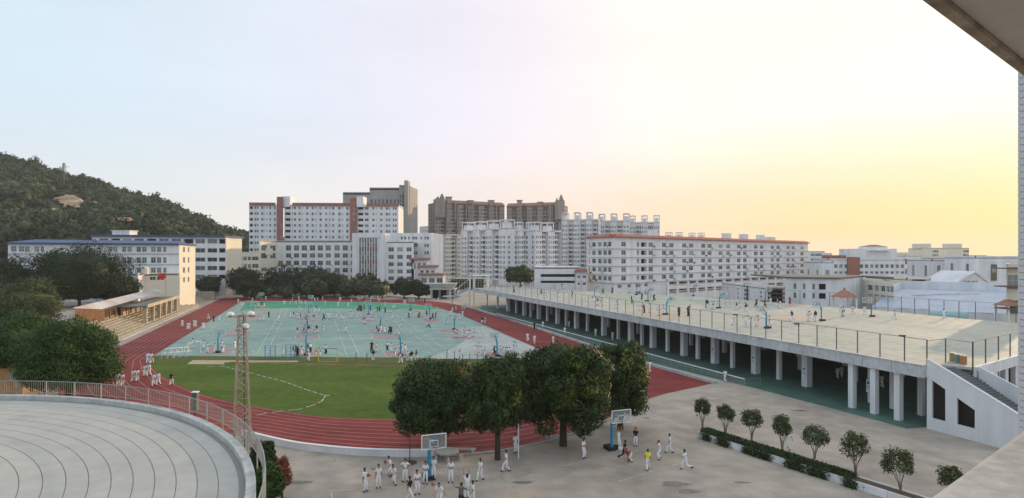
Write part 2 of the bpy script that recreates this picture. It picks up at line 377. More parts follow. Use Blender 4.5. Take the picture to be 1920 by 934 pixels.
# ------------------------------------------------------------------ low walls and kerbs
def wallpath(pts, wd, z0, z1, m, cap=None):
    b = MB()
    for a, c in zip(pts[:-1], pts[1:]):
        a, c = Vector(a[:2]), Vector(c[:2]); d = (c - a).normalized(); nn = Vector((-d.y, d.x)) * wd / 2
        b.prism([a - nn, c - nn, c + nn, a + nn], z0, z1, m)
        if cap:
            nn2 = nn * 1.3; b.prism([a - nn2, c - nn2, c + nn2, a + nn2], z1 + .003, z1 + .07, cap)
    return b
wp = crom([Gp(x, y) for x, y in [(455, 818), (473, 823), (544, 839.5), (606, 848), (669, 853.5), (731, 856), (791, 856), (857, 854)]], False, 4)
tag(wallpath(wp, .25, 0, .55, M_white2, M_wpaint).build('curved_low_wall'), 'low curved white wall between red track and forecourt', 'wall')
kp = crom([Gp(x, y) for x, y in [(860, 853), (925, 848), (1000, 834), (1060, 818), (1121, 797), (1180, 768)]], False, 4)
tag(wallpath(kp, .2, 0, .12, M_conc).build('kerb'), kind='structure')
kr = [Gp(x, y) for x, y in [(893, 581), (996, 613), (1091, 644), (1200, 680), (1342, 720)]]
tag(wallpath(kr, .55, 0, .38, M_conc).build('kerb'), kind='structure')

# ------------------------------------------------------------------ elevated deck
DZ = 6.2
DD = Vector((.354, -.935)); DN = Vector((.935, .354))
D0 = Vector((-13.2, 201.0)); D1 = Vector((41.0, 58.0))
def DP(t, n=0): return D0 + DD * t + DN * n            # t metres along the front edge, n metres behind it
DL = (D1 - D0).length
DC = Vector(Gp(1824, 689, DZ)[:2]); DR = Vector(Gp(1925, 661, DZ)[:2])
back = [Vector(Gp(x, y, DZ)[:2]) for x, y in [(1925, 607), (1800, 597), (1640, 581), (1440, 566), (1250, 554), (1090, 545), (960, 539)]]
deck = thing('elevated_playground', 'long elevated concrete playground deck carried on rows of pillars', 'elevated court')
poly = [D0, D1, DP(DL, 1.6), DC, DR] + back
b = MB(); b.prism([tuple(p) for p in poly], DZ - .25, DZ, M_deck); b.build('floor_slab', None, deck)
b = MB()
def wallseg(b, p, q, th, z0, z1, m=None, side=1):
    p, q = Vector(p[:2]), Vector(q[:2]); d = (q - p).normalized(); nn = Vector((-d.y, d.x)) * th * side
    b.prism([p, q, q + nn, p + nn], z0, z1, m)
# front beam in panels, each a part
npan = 46
pan = None
for i in range(npan):
    t0, t1 = DL * i / npan + .02, DL * (i + 1) / npan - .02
    if pan is None:
        pb = MB(); pb.box(((t1 - t0) / 2, -.17, 0), (t1 - t0, .3, 1.2)); pb.box(((t1 - t0) / 2, -.2, .65), (t1 - t0 + .04, .45, .08)); pan = pb.build('beam_panel', M_beam, deck)
        o = pan
    else: o = link('beam_panel', pan.data, deck)
    p = DP(t0); o.location = (p.x, p.y, DZ - .62); o.rotation_euler = (0, 0, math.atan2(DD.y, DD.x) )
b = MB(); wallseg(b, DP(0, .16), DP(DL, .16), .25, DZ - 1.15, DZ - .26, M_beam); wallseg(b, DC, DR, .3, DZ - 1.0, DZ + .06, M_white2, -1); wallseg(b, DP(DL + .1, 0), DP(DL + .1, 4), .3, DZ - 1.1, DZ-.02, M_white2, 1)
b.build('edge_beam', None, deck)
# pillars
def pillar(p, wx=.55, wy=.55, z1=DZ - .25, m=M_white2, nm='pillar', par=deck, z0=0):
    b = MB(); b.box((0, 0, (z1 + z0) / 2), (wx, wy, z1 - z0)); o = b.build(nm, m, par); o.location = (p[0], p[1], 0); o.rotation_euler = (0, 0, math.atan2(DD.y, DD.x)); return o
front = [(1598, 765), (1641, 776), (1688, 788)]
rowA = [(934, 579), (949, 584), (960, 588), (972, 592), (984, 595), (996, 599), (1012, 603), (1030, 608), (1047, 612), (1064, 617), (1088, 622), (1116, 630), (1141, 637), (1165, 643), (1190, 648), (1214, 653), (1240, 660), (1268, 668), (1302, 674), (1335, 682), (1373, 690), (1415, 701), (1460, 712), (1513, 725), (1630, 756), (1675, 768), (1722, 780)]
pil = []
for i, (x, y) in enumerate(rowA):
    p = Gp(x, y); wide = i % 2 == 1
    # keep the row straight
    t = (Vector(p[:2]) - D0).dot(DD); q = DP(t, 4.4); pillar(q, .9 if wide else .55, .9 if wide else .5); pil.append(t)
for x, y in front:
    p = Gp(x, y); t = (Vector(p[:2]) - D0).dot(DD); pillar(DP(t, .3), .6, .6)
for k, n_ in enumerate((13, 22, 31, 40)):
    for t in pil[1::2]:
        if t > 20 + k * 14 and t < DL + 3: pillar(DP(t, n_), .6, .6)
# posters on wide pillars
for i in (19, 21, 23, 24):
    q = DP(pil[i], 3.9); pb = MB(); pb.box((0, 0, 0), (.5, .04, 1.5), 0, M_wpaint); pb.box((0, -.03, .35), (.3, .02, .3), 0, M_bluep); pb.box((0, -.03, -.1), (.38, .02, .08), 0, M_bluep); pb.box((0, -.03, -.35), (.38, .02, .05), 0, M_bluep)
    o = pb.build('poster', None); o.location = (q.x, q.y, 2.0 + .0); o.rotation_euler = (0, 0, math.atan2(DD.y, DD.x))
    tag(o, 'white poster with blue blocks on the pillar nearest the %s of the lower walkway' % ['railing end', 'open bay', 'middle bay', 'stair bay'][(19, 21, 23, 24).index(i)], 'poster')
# dark rear wall added so the space under the deck stays in shade
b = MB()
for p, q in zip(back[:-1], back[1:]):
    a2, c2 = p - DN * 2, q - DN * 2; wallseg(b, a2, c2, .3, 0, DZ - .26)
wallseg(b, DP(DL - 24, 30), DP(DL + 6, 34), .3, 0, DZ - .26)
b.build('rear_wall', mat('brown_wall_shade', (.09, .06, .05), .9, .2, 4), deck)
# green floor under the deck
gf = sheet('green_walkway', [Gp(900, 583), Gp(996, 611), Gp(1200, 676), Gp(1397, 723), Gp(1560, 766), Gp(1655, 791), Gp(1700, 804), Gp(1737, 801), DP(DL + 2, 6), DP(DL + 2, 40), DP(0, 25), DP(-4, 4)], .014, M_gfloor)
# ramp rail beside the kerb: posts and rails
rail = thing('guard_railing', 'long white-topped guard railing along the walkway under the playground', 'railing')
ra = [Gp(930, 594), Gp(1396, 724)]; A_, B_ = Vector(ra[0][:2]), Vector(ra[1][:2]); LR = (B_ - A_).length
b = MB(); b.bar((*A_, .92), (*B_, .92), .14, M_wpaint); b.build('top_rail', None, rail)
b = MB(); b.bar((*A_, .5), (*B_, .5), .05); b.bar((*A_, .15), (*B_, .15), .05); b.build('lower_rail', M_metal, rail)
b = MB(); b.box((0, 0, .46), (.09, .09, .92)); pm = b.build('rail_post', M_metal, rail)
for i in range(56):
    o = pm if i == 0 else link('rail_post', pm.data, rail); p = A_.lerp(B_, i / 55); o.location = (*p, 0)
b = MB()
for i in range(420):
    p = A_.lerp(B_, (i + .5) / 420); b.box((p.x, p.y, .5), (.03, .03, .78))
tag(b.build('baluster', M_metal, rail), kind='stuff')
b = MB(); ee = Vector((.94, .34)) * 2.6; b.bar((*B_, .9), (*(B_ + ee), .9), .07); b.bar((*(B_ + ee), 0), (*(B_ + ee), .9), .08); b.bar((*B_, .3), (*(B_ + ee), .3), .04); b.build('end_rail', M_metal, rail)

# ------------------------------------------------------------------ fence round the deck
def fence(pxs, label, top, group='mesh fences round the elevated playground', wires=3, postm=None):
    postm = postm or mat('fence_post_grey', (.15, .155, .135), .6, .2, 1)
    ps = [Gp(x, y, DZ) for x, y in pxs]
    f = thing('court_fence', label, 'fence')
    pb = MB(); pb.box((0, 0, top / 2 - .3), (.09, .09, top + .6)); pm = pb.build('fence_post', postm, f)
    for i, p in enumerate(ps):
        o = pm if i == 0 else link('fence_post', pm.data, f); o.location = (p.x, p.y, DZ)
    b = MB()
    for a, c in zip(ps[:-1], ps[1:]): b.bar((a.x, a.y, DZ + top), (c.x, c.y, DZ + top), .07)
    b.build('fence_rail', mat('weathered_metal', (.30, .30, .26), .6, .2, 1), f)
    b = MB()
    for a, c in zip(ps[:-1], ps[1:]):
        for k in range(wires): z = DZ + top * (k + .6) / (wires + .8); b.bar((a.x, a.y, z), (c.x, c.y, z), .012)
    tag(b.build('wire', mat('wire_grey', (.32, .32, .29), .6), f), kind='stuff')
    return f
def edge_px(x):      # pixel row of the front edge at column x
    k = (x - 960) / F; t = (D0.x - k * D0.y) / (k * DD.y - DD.x); p = DP(t); return HZ + (H - DZ) * F / p.y
fx = [885, 895, 906, 917, 928, 940, 951, 962, 973, 985, 997, 1008, 1020, 1032, 1045, 1057, 1067, 1079, 1091, 1103, 1116, 1129, 1143, 1158, 1173, 1188, 1204, 1220, 1237, 1255, 1273, 1293, 1313, 1335, 1358, 1382, 1408, 1436, 1465.5, 1497.6, 1532, 1568.5, 1607.8, 1650, 1696, 1738]
fence([(x, edge_px(x) - .7) for x in fx], 'long wire fence along the front edge of the elevated playground', 2.55)
fence([(1738, 685), (1773, 679), (1824, 689)], 'short fence around the top of the white staircase', 2.4)
fence([(1824, 689), (1848, 682), (1872, 675.5), (1894, 669.3), (1925, 661)], 'fence on the right end of the playground above the stairs', 2.5)
fence([(1905, 605.5), (1867, 602), (1829, 599), (1798, 597), (1770, 594), (1742, 591.5), (1715, 589), (1690, 587), (1665, 584.5), (1641, 581.5), (1600, 578), (1555, 574.5), (1500, 570), (1440, 566), (1400, 563.5), (1350, 560.5), (1300, 557), (1250, 554), (1200, 551.5), (1150, 548.5), (1090, 545), (1040, 542.5), (1000, 541)], 'long wire fence along the rear edge of the elevated playground', 3.0)
sp_ = Gp(1573 if 0 else 1696, 680, DZ)
for (x, y, lab) in [(1497.6, 650, 'floodlight on a fence post halfway along the right half of the front fence'), (1696, 680, 'floodlight on the fence post nearest the white staircase'), (1382, 627, 'floodlight on the front fence post beside the striped court end')]:
    p = Gp(x, y, DZ); b = MB(); b.box((-.3, -.1, 2.75), (.55, .35, .16), .3, M_dmetal); b.box((-.3, -.12, 2.665), (.45, .28, .012), .3, M_wpaint); b.bar((0, 0, 2.4), (-.15, -.05, 2.75), .06, M_dmetal)
    o = b.build('floodlight'); o.location = p; tag(o, lab, 'floodlight', 'floodlights on the playground fence')
# deck markings
def dpoly(pts, m, z, nm):
    b = MB(); b.face([tuple(Gp(x, y, DZ)[:2]) + (DZ + z,) for x, y in pts]); return b.build(nm, m, deck)
M_dgreen = mat('deck_green', (.36, .40, .325), .6, .15, 5)
M_dpink = mat('deck_pink', (.52, .40, .30), .6, .15, 5)
dpoly([(1150, 566), (1240, 574), (1330, 570), (1440, 570), (1380, 562), (1250, 555.5), (1120, 548)], M_dgreen, .006, 'green_zone')
dpoly([(1170, 587), (1260, 600), (1300, 590), (1215, 580)], M_dpink, .009, 'pink_zone')
dpoly([(1430, 597), (1540, 604), (1560, 596), (1470, 590)], M_dpink, .009, 'pink_zone')
dpoly([(1450, 571.5), (1510, 577), (1520, 573), (1470, 569)], M_dpink, .009, 'pink_zone')

# ------------------------------------------------------------------ white staircase at the deck end
st_ = thing('outdoor_staircase', 'white staircase with solid parapets at the right end of the playground', 'staircase')
SX, SZ = DD, DN
def SP(t, n, z): p = D1 + DD * t + DN * n; return (p.x, p.y, z)
b = MB()
run = [(0, 6.85), (2.0, 6.0), (5.6, 4.35), (6.9, 3.75), (8.0, 3.2), (13.0, .9)]      # parapet top profile
def profwall(b, prof, zlow, n0, th, m):
    for (t0, z0), (t1, z1) in zip(prof[:-1], prof[1:]):
        l0, l1 = zlow(t0), zlow(t1)
        b.hexa([SP(t0, n0, l0), SP(t1, n0, l1), SP(t1, n0 + th, l1), SP(t0, n0 + th, l0)], [SP(t0, n0, z0), SP(t1, n0, z1), SP(t1, n0 + th, z1), SP(t0, n0 + th, z0)], m)
def soff(t): return max(0, 5.15 - t * .445 * 1.18)
b2 = MB(); profwall(b2, run, lambda t: max(.0, soff(t)), 0, .22, M_white2); b2.build('outer_parapet', None, st_)
b2 = MB(); profwall(b2, [(t, z + .003) for t, z in run], lambda t: [z for tt, z in [(0, 6.85)]][0] if 0 else np.interp(t, [r[0] for r in run], [r[1] for r in run]) - .05 + .06, -.05, .32, M_wpaint); 
b2 = MB()
for (t0, z0), (t1, z1) in zip(run[:-1], run[1:]):
    b2.hexa([SP(t0, -.04, z0 + .004), SP(t1, -.04, z1 + .004), SP(t1, .26, z1 + .004), SP(t0, .26, z0 + .004)], [SP(t0, -.04, z0 + .07), SP(t1, -.04, z1 + .07), SP(t1, .26, z1 + .07), SP(t0, .26, z0 + .07)])
b2.build('coping', M_wpaint, st_)
b2 = MB(); b2.hexa([SP(0, .01, 0), SP(9.2, .01, 0), SP(9.2, .2, 0), SP(0, .2, 0)], [SP(0, .01, 1.15), SP(9.2, .01, 1.15), SP(9.2, .2, 1.15), SP(0, .2, 1.15)])
for t0, t1 in ((.0, .5), (1.75, 2.8), (4.35, 13)):
    b2.hexa([SP(t0, .012, 1.1), SP(t1, .012, 1.1), SP(t1, .2, 1.1), SP(t0, .2, 1.1)], [SP(t0, .012, max(1.12, soff(t0) + .1)), SP(t1, .012, max(1.12, soff(t1) + .1)), SP(t1, .2, max(1.12, soff(t1) + .1)), SP(t0, .2, max(1.12, soff(t0) + .1))])
b2.build('side_wall', M_white2, st_)
inn_run = [(2.6, 6.3), (4.6, 5.5), (7.2, 4.45), (9, 4.3), (12, 3.2)]
b2 = MB(); profwall(b2, inn_run, lambda t: 0.0, 3.5, .22, M_white2); b2.build('inner_parapet', None, st_)
b2 = MB(); b2.hexa([SP(0, .9, 0), SP(6, .9, 0), SP(6, 1.1, 0), SP(0, 1.1, 0)], [SP(0, .9, 5.0), SP(6, .9, 2.4), SP(6, 1.1, 2.4), SP(0, 1.1, 5.0)]); b2.build('recess_back', M_dark, st_)  # dark sheet imitates the shade inside the stair openings
sm = None
for i in range(30):
    t = .95 + i * .3; z = DZ - .2 - i * .165
    if sm is None:
        q = MB(); q.box((0, 0, 0), (.34, 3.2, .18)); sm = q.build('step', mat('step_grey', (.17, .18, .18), .85, .2, 1), st_); o = sm
    else: o = link('step', sm.data, st_)
    p = SP(t, 1.85, z); o.location = p; o.rotation_euler = (0, 0, math.atan2(DD.y, DD.x))
b2 = MB(); b2.hexa([SP(.8, .25, 5.2), SP(9.6, .25, .5), SP(9.6, 3.45, .5), SP(.8, 3.45, 5.2)], [SP(.8, .25, DZ - .35), SP(9.6, .25, 1.2), SP(9.6, 3.45, 1.2), SP(.8, 3.45, DZ - .35)]); b2.build('stair_slab', M_white2, st_)
b2 = MB()
wallseg(b2, SP(0, 3.72, 0), SP(3.9, 3.72, 0), .2, 0, DZ - .3, M_white2); b2.build('landing_wall', None, st_)
# right side wall below the deck end with columns
b = MB(); wallseg(b, DC + Vector((.3, .25)), DR, .3, 0, 2.9, M_white2, -1); b.build('end_wall', None, deck)
for k in range(1, 5):
    p = DC.lerp(DR, k / 5.0 + .02); pillar((p.x - .1, p.y + .35), .5, .5)
# barrels at the stair head
def barrel(px, py, lab, m):
    t = thing('storage_drum', lab, 'drum', Gp(px, py, DZ + .01))
    b = MB(); b.bar((0, 0, 0), (0, 0, .82), .5, m, 14); b.bar((0, 0, .25), (0, 0, .3), .53, m, 14); b.bar((0, 0, .52), (0, 0, .57), .53, m, 14); b.build('drum_body', None, t)
    b = MB(); b.bar((0, 0, .82), (0, 0, .9), .48, M_cream, 14); b.build('lid', None, t)
barrel(1787, 677, 'yellow-ochre drum at the head of the white stairs', mat('ochre', (.42, .30, .10), .7, .2, .5)); barrel(1796, 680, 'grey-blue drum between the ochre and orange drums', mat('grey_blue', (.22, .27, .28), .7, .2, .5)); barrel(1806, 682.5, 'short orange-brown drum right of the grey-blue drum', mat('orange_brown', (.45, .20, .08), .7, .2, .5))

# ------------------------------------------------------------------ facades
_W = {}
def winmesh(wd, ht, gm, style=0):
    key = (round(wd / .1), round(ht / .1), gm.name, style)
    if key in _W: return _W[key], key[0] * .1 or .1, key[1] * .1 or .1
    w_, h_ = max(.1, key[0] * .1), max(.1, key[1] * .1)
    b = MB(); b.face([(0, 0, 0), (w_, 0, 0), (w_, 0, h_), (0, 0, h_)], gm)
    if style != 2:
        fr = .07; y0, y1 = -.07, .0
        def bx(x0, x1, z0, z1): b.hexa([(x0, y0, z0), (x1, y0, z0), (x1, y1, z0), (x0, y1, z0)], [(x0, y0, z1), (x1, y0, z1), (x1, y1, z1), (x0, y1, z1)], M_frame)
        bx(0, fr, 0, h_); bx(w_ - fr, w_, 0, h_); bx(fr, w_ - fr, 0, fr); bx(fr, w_ - fr, h_ - fr, h_); bx(w_ / 2 - fr / 2, w_ / 2 + fr / 2, fr, h_ - fr)
        if style == 1: bx(fr, w_ - fr, h_ * .62, h_ * .62 + fr)
    me = bpy.data.meshes.new('window'); me.from_pydata(b.v, [], b.f)
    for m_ in b.mats: me.materials.append(m_)
    me.polygons.foreach_set('material_index', b.m); me.update(); _W[key] = me
    return me, w_, h_
class Bld:
    def __init__(s, label, cat='building', name='building', group=None, glass=None, single=True):
        s.t = thing(name, label, cat, group=group); s.wall = MB(); s.win = MB(); s.glass = glass or M_glass; s.single = single; s.nw = 0; s.trim = MB(); s.roof = MB()
    def facade(s, P0, P1, z0, z1, cols=(), rows=(), m=None, depth=.28, skip=None, void=None, style=0, sill=True):
        """P0 -> P1 left to right seen from outside; cols in metres along, rows in heights"""
        P0, P1 = Vector(P0[:2]), Vector(P1[:2]); d = P1 - P0; ln = d.length; d.normalize(); nin = Vector((-d.y, d.x)); m = m or M_white
        cols = sorted([c for c in cols if c[0] > .02 and c[1] < ln - .02]); rows = sorted([r for r in rows if r[0] >= z0 and r[1] < z1])
        us = [0]; 
        for c in cols: us += list(c)
        us.append(ln); zs = [z0]
        for r in rows: zs += list(r)
        zs.append(z1)
        P = lambda u, z, y=0: (P0.x + d.x * u + nin.x * y, P0.y + d.y * u + nin.y * y, z)
        ang = math.atan2(d.y, d.x)
        for i in range(len(us) - 1):
            for j in range(len(zs) - 1):
                if zs[j + 1] - zs[j] < 1e-4 or us[i + 1] - us[i] < 1e-4: continue
                op = i % 2 == 1 and j % 2 == 1 and not (skip and skip(i // 2, j // 2))
                u0, u1, a, c = us[i], us[i + 1], zs[j], zs[j + 1]
                if not op:
                    s.wall.face([P(u0, a), P(u1, a), P(u1, c), P(u0, c)], m); continue
                isv = void and void(i // 2, j // 2); dp = 1.2 if isv else depth
                s.wall.face([P(u0, a), P(u0, a, dp), P(u0, c, dp), P(u0, c)][::-1], m); s.wall.face([P(u1, a), P(u1, a, dp), P(u1, c, dp), P(u1, c)], m)
                s.wall.face([P(u0, a), P(u1, a), P(u1, a, dp), P(u0, a, dp)], m); s.wall.face([P(u0, c), P(u1, c), P(u1, c, dp), P(u0, c, dp)][::-1], m)
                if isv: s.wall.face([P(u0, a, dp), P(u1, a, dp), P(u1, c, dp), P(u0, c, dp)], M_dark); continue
                if s.single and s.nw < 290:
                    me, mw, mh = winmesh(u1 - u0, c - a, s.glass, style); o = link('window', me, s.t); o.location = P(u0, a, dp - .01); o.rotation_euler = (0, 0, ang); o.scale = ((u1 - u0) / mw, 1, (c - a) / mh); s.nw += 1
                else:
                    s.win.face([P(u0, a, dp - .01), P(u1, a, dp - .01), P(u1, c, dp - .01), P(u0, c, dp - .01)], s.glass)
                    if style != 2 and u1 - u0 > .9:
                        um = (u0 + u1) / 2; s.win.face([P(um - .05, a, dp - .06), P(um + .05, a, dp - .06), P(um + .05, c, dp - .06), P(um - .05, c, dp - .06)], M_frame)
        return P
    def acs(s, P0, P1, cols, rows, prob=.3, seed=1):
        q = random.Random(seed); P0, P1 = Vector(P0[:2]), Vector(P1[:2]); d = (P1 - P0).normalized(); o_ = Vector((d.y, -d.x)); m_ = MB()
        for c in cols:
            for r in rows:
                if q.random() < prob: p = P0 + d * (c[1] + .5) + o_ * .2; m_.box((p.x, p.y, r[0] + q.uniform(-.4, .3)), (.8, .4, .55), math.atan2(d.y, d.x), M_conc if q.random() < .7 else M_dmetal)
        tag(m_.build('air_conditioner', None, s.t), kind='stuff')
    def top(s, poly, z, m=None, th=.3, par=None):
        s.roof.prism([tuple(p[:2]) for p in poly], z, z + th, m or M_conc)
    def done(s):
        if s.wall.f: s.wall.build('wall', None, s.t)
        if s.win.f: tag(s.win.build('far_windows', None, s.t), kind='stuff')
        if s.trim.f: tag(s.trim.build('trim', None, s.t), kind='stuff' if len(s.trim.f) > 30 else None)
        if s.roof.f: s.roof.build('roof', None, s.t)
        return s.t
def ucol(P0, P1, px):          # position along P0->P1 seen in photo column px
    P0, P1 = Vector(P0[:2]), Vector(P1[:2]); d = (P1 - P0); k = (px - 960) / F
    t = (P0.x - k * P0.y) / (k * d.y - d.x); return t * d.length
def ypx(P0, P1, px):
    P0, P1 = Vector(P0[:2]), Vector(P1[:2]); u = ucol(P0, P1, px); return (P0 + (P1 - P0).normalized() * u).y
def colspx(P0, P1, lst): return [(ucol(P0, P1, a), ucol(P0, P1, b_)) for a, b_ in lst]
def rowspx(Y, lst): return [(Zp(b_, Y), Zp(a, Y)) for a, b_ in lst]
def at(px, Y): return Vector((Xp(px, Y), Y))
def evenc(ln, n, wd, off=0): return [(ln * (i + .5) / n - wd / 2 + off, ln * (i + .5) / n + wd / 2 + off) for i in range(n)]
def floors(z0, n, fh, a=.9, h=1.6): return [(z0 + i * fh + a, z0 + i * fh + a + h) for i in range(n)]
def ext(P0, P1, dep):           # back corners of a slab building
    d = (Vector(P1[:2]) - Vector(P0[:2])).normalized(); nin = Vector((-d.y, d.x)) * dep; return Vector(P1[:2]) + nin, Vector(P0[:2]) + nin

# --- dormitory with red eaves (right of centre)
cn, rg, lf = at(1150, 200), at(1515, 296), at(1101, 214)
D = Bld('long six-storey white dormitory with red tiled eaves behind the playground', name='dormitory')
Zc = lambda y: Zp(y, ypx(cn, rg, 1220))
z4 = lambda y: Zc(420 + y / 4)
cs = colspx(cn, rg, [(1080 + a / 4, 1080 + b_ / 4) for a, b_ in [(340, 375), (457, 474), (488, 530), (545, 578), (645, 677), (700, 732), (797, 828), (848, 880), (940, 970), (987, 1017), (1070, 1100), (1127, 1155), (1208, 1235), (1253, 1280), (1335, 1362), (1380, 1405), (1460, 1485), (1503, 1528), (1578, 1603), (1616, 1640), (1683, 1708)]])
rw = [(z4(b_), z4(a)) for a, b_ in [(140, 172), (200, 233), (262, 295), (322, 355), (385, 417)]]
zt = Zc(447); zg = z4(437)
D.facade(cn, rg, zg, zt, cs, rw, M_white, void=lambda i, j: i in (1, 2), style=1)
cl = colspx(lf, cn, [(1103.5, 1106), (1110, 1117), (1121, 1128), (1131, 1137.5), (1139.5, 1146)])
D.facade(lf, cn, 0, zt, cl, rw, M_white, style=1)
D.acs(cn, rg, cs[3:], rw, .5); D.acs(lf, cn, cl, rw, .3, 3)
rgal = [z4(478), z4(520)]
# gallery storeys at the bottom: slabs, columns, dark back standing for shade
gu = colspx(cn, rg, [(1080 + a / 4, 1080 + b_ / 4) for a, b_ in [(700, 755), (772, 835), (852, 903), (918, 970), (985, 1035), (1050, 1105), (1122, 1172), (1188, 1238), (1252, 1305), (1318, 1367), (1380, 1430), (1442, 1493), (1505, 1555)]])
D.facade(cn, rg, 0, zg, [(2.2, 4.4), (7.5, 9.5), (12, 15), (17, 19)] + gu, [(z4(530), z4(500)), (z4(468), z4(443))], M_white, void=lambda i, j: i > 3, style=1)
dv_ = (rg - cn).normalized(); no = Vector((dv_.y, -dv_.x))
for y in (190, 252, 314, 376, 436):
    z = z4(y)
    for P0, P1 in ((cn, rg), (lf, cn)):
        q = (P1 - P0).normalized(); nn = Vector((q.y, -q.x)) * .22; bq = MB(); bq.prism([P0, P1, P1 + nn, P0 + nn], z - .07, z + .1, mat('string_course', (.36, .38, .42), .8, .1, 3)); bq.build('string_course', None, D.t)
for g0, g1 in gu:
    p0, p1 = cn + dv_ * g0, cn + dv_ * g1
    for y0 in (478, 532): 
        z = z4(y0) + .5; bq = MB(); bq.prism([p0 - no * .2, p1 - no * .2, p1 - no * .05, p0 - no * .05], z - .1, z + .55, mat('gallery_rail', (.50, .38, .34), .8, .1, 2)); bq.build('gallery_rail', None, D.t)
bk = ext(cn, rg, 14)
D.facade(rg, bk[0], 0, zt, evenc(14, 2, 1.4), rw, M_white)
ov = .9
for P0, P1 in ((cn - dv_ * .3, rg + dv_ * ov), (lf, cn)):
    q = (P1 - P0).normalized(); nn = Vector((q.y, -q.x))
    n_seg = max(1, int((P1 - P0).length / 6))
    a0, a1 = P0 + nn * ov, P1 + nn * ov; b0, b1 = P0 - nn * 1.2, P1 - nn * 1.2
    D.roof.hexa([(*a0, zt), (*a1, zt), (*b1, zt), (*b0, zt)], [(*a0, zt + .25), (*a1, zt + .25), (*b1, zt + 1.15), (*b0, zt + 1.15)], M_redtile)
D.roof.prism([cn, rg, bk[0], bk[1], lf], zt - .1, zt + .5, M_conc)
for px, wpx, hh in ((1245, 6, 2), (1382, 8, 2.2), (1414, 8, 2.2), (1445, 8, 2.2), (1462, 22, 1.4)):
    u = ucol(cn, rg, px); p = cn + dv_ * u - no * 5; D.roof.box((p.x, p.y, zt + hh / 2 + .5), (wpx * .23 + 1, 3, hh + 1.6), math.atan2(dv_.y, dv_.x), M_white)
D.done()
# low annex with ribbon openings left of the dormitory
A0, A1 = at(1004, 205), at(1088, 205)
A = Bld('low white annex with ribbon openings left of the dormitory', name='annex_building')
A.facade(A0, A1, 0, Zp(502, 205), colspx(A0, A1, [(1014, 1078)]), rowspx(205, [(514, 519.5), (526.5, 531)]), M_white, void=lambda i, j: True)
A.facade(at(1080.3, 204), at(1101, 206), 0, Zp(509, 204), colspx(at(1080.3, 204), at(1101, 206), [(1083, 1088), (1093, 1099)]), rowspx(204, [(517, 522), (530, 535)]), M_white)
q0, q1 = at(1077, 203.2), at(1103, 204.5); A.roof.hexa([(*q0, Zp(510, 204)), (*q1, Zp(510, 204)), (q1.x, q1.y + 5, Zp(510, 204)), (q0.x, q0.y + 5, Zp(510, 204))], [(*(q0 + Vector((.6, .8))), Zp(505, 204)), (q1.x - .6, q1.y + .8, Zp(505, 204)), (q1.x - .6, q1.y + 5, Zp(505, 204)), (q0.x + .6, q0.y + 5, Zp(505, 204))], M_redtile)
A.roof.prism([A0, A1, A1 + Vector((0, 12)), A0 + Vector((0, 12))], Zp(502, 205) - .35, Zp(500.5, 205) + .15, M_white)
A.facade(A0 + Vector((0, 12)), A0, 0, Zp(502, 205)); A.done()

# --- main teaching block with curtain wall
YB = 288
t3 = lambda x: 400 + x / 3.458
r3 = lambda y: 330 + y / 3.458
E0, E1, E2, E3 = at(487, 274), at(t3(415), 288), at(t3(945), YB), at(t3(1065), YB)
Bm = Bld('white five-storey teaching block with a red-panelled curtain wall at its centre', name='teaching_block')
zt = Zp(r3(425), YB)
rw = rowspx(YB, [(r3(a), r3(b_)) for a, b_ in [(450, 484), (502, 530), (550, 579), (597, 626), (645, 672)]])
cs = colspx(E1, E2, [(t3(a), t3(b_)) for a, b_ in [(420, 450), (470, 503), (522, 555), (572, 607), (624, 660), (676, 710), (728, 762), (785, 820), (838, 872), (890, 925)]])
Bm.facade(E1, E2, 0, zt, cs, rw, M_white, style=1, skip=lambda i, j: i == 0 and j > 2)
Bm.acs(E1, E2, cs, rw, .25, 5)
# wing with cross motif, angled to the sun; cream colour adds its warm light
cw = colspx(E0, E1, [(t3(312), t3(350)), (t3(370), t3(405))])
Bm.facade(E0, E1, 0, zt, cw, rowspx(281, [(r3(450), r3(485)), (r3(500), r3(535)), (r3(593), r3(618))]), M_cream, style=1)
uc = [(cw[0][0] + cw[0][1]) / 2 + .8, (cw[1][0] + cw[1][1]) / 2 - .8]; dd = (E1 - E0).normalized(); nn = Vector((dd.y, -dd.x))
pa, pb_ = E0 + dd * uc[0], E0 + dd * uc[1]; Bm.trim.prism([pa, pb_, pb_ + nn * .3, pa + nn * .3], Zp(r3(514), 281), Zp(r3(470), 281), M_cream)
ztc = Zp(r3(385), YB - 3)
# curtain wall
F0, F1 = at(t3(945), YB - 4), at(t3(1065), YB - 4)
ncw = 7; ln = (F1 - F0).length
for i in range(ncw):
    x0 = F0.x + ln * i / ncw; x1 = F0.x + ln * (i + 1) / ncw
    for k in range(10):
        za = Zp(r3(680), YB) + (ztc - 1.5 - Zp(r3(680), YB)) * k / 10; zb = za + (ztc - 1.5 - Zp(r3(680), YB)) / 10
        Bm.win.face([(x0 + .15, YB - 4, za + .08), (x1 - .15, YB - 4, za + .08), (x1 - .15, YB - 4, zb - .08), (x0 + .15, YB - 4, zb - .08)], mat('red_spandrel', (.26, .075, .065), .4, .2, 2) if k % 3 == 1 else M_glass2)
    Bm.trim.box((x0, YB - 4.2, (ztc) / 2), (.35, .5, ztc), 0, M_wpaint)
Bm.trim.box((F1.x, YB - 4.2, ztc / 2), (.35, .5, ztc), 0, M_wpaint)
Bm.trim.box(((F0.x + F1.x) / 2, YB - 4, ztc), (ln + 1, 1.2, 2.2), 0, M_white)
Bm.trim.box(((F0.x + F1.x) / 2, YB - 1.5, ztc / 2), (ln - .2, 4, ztc - .2), 0, M_frame)
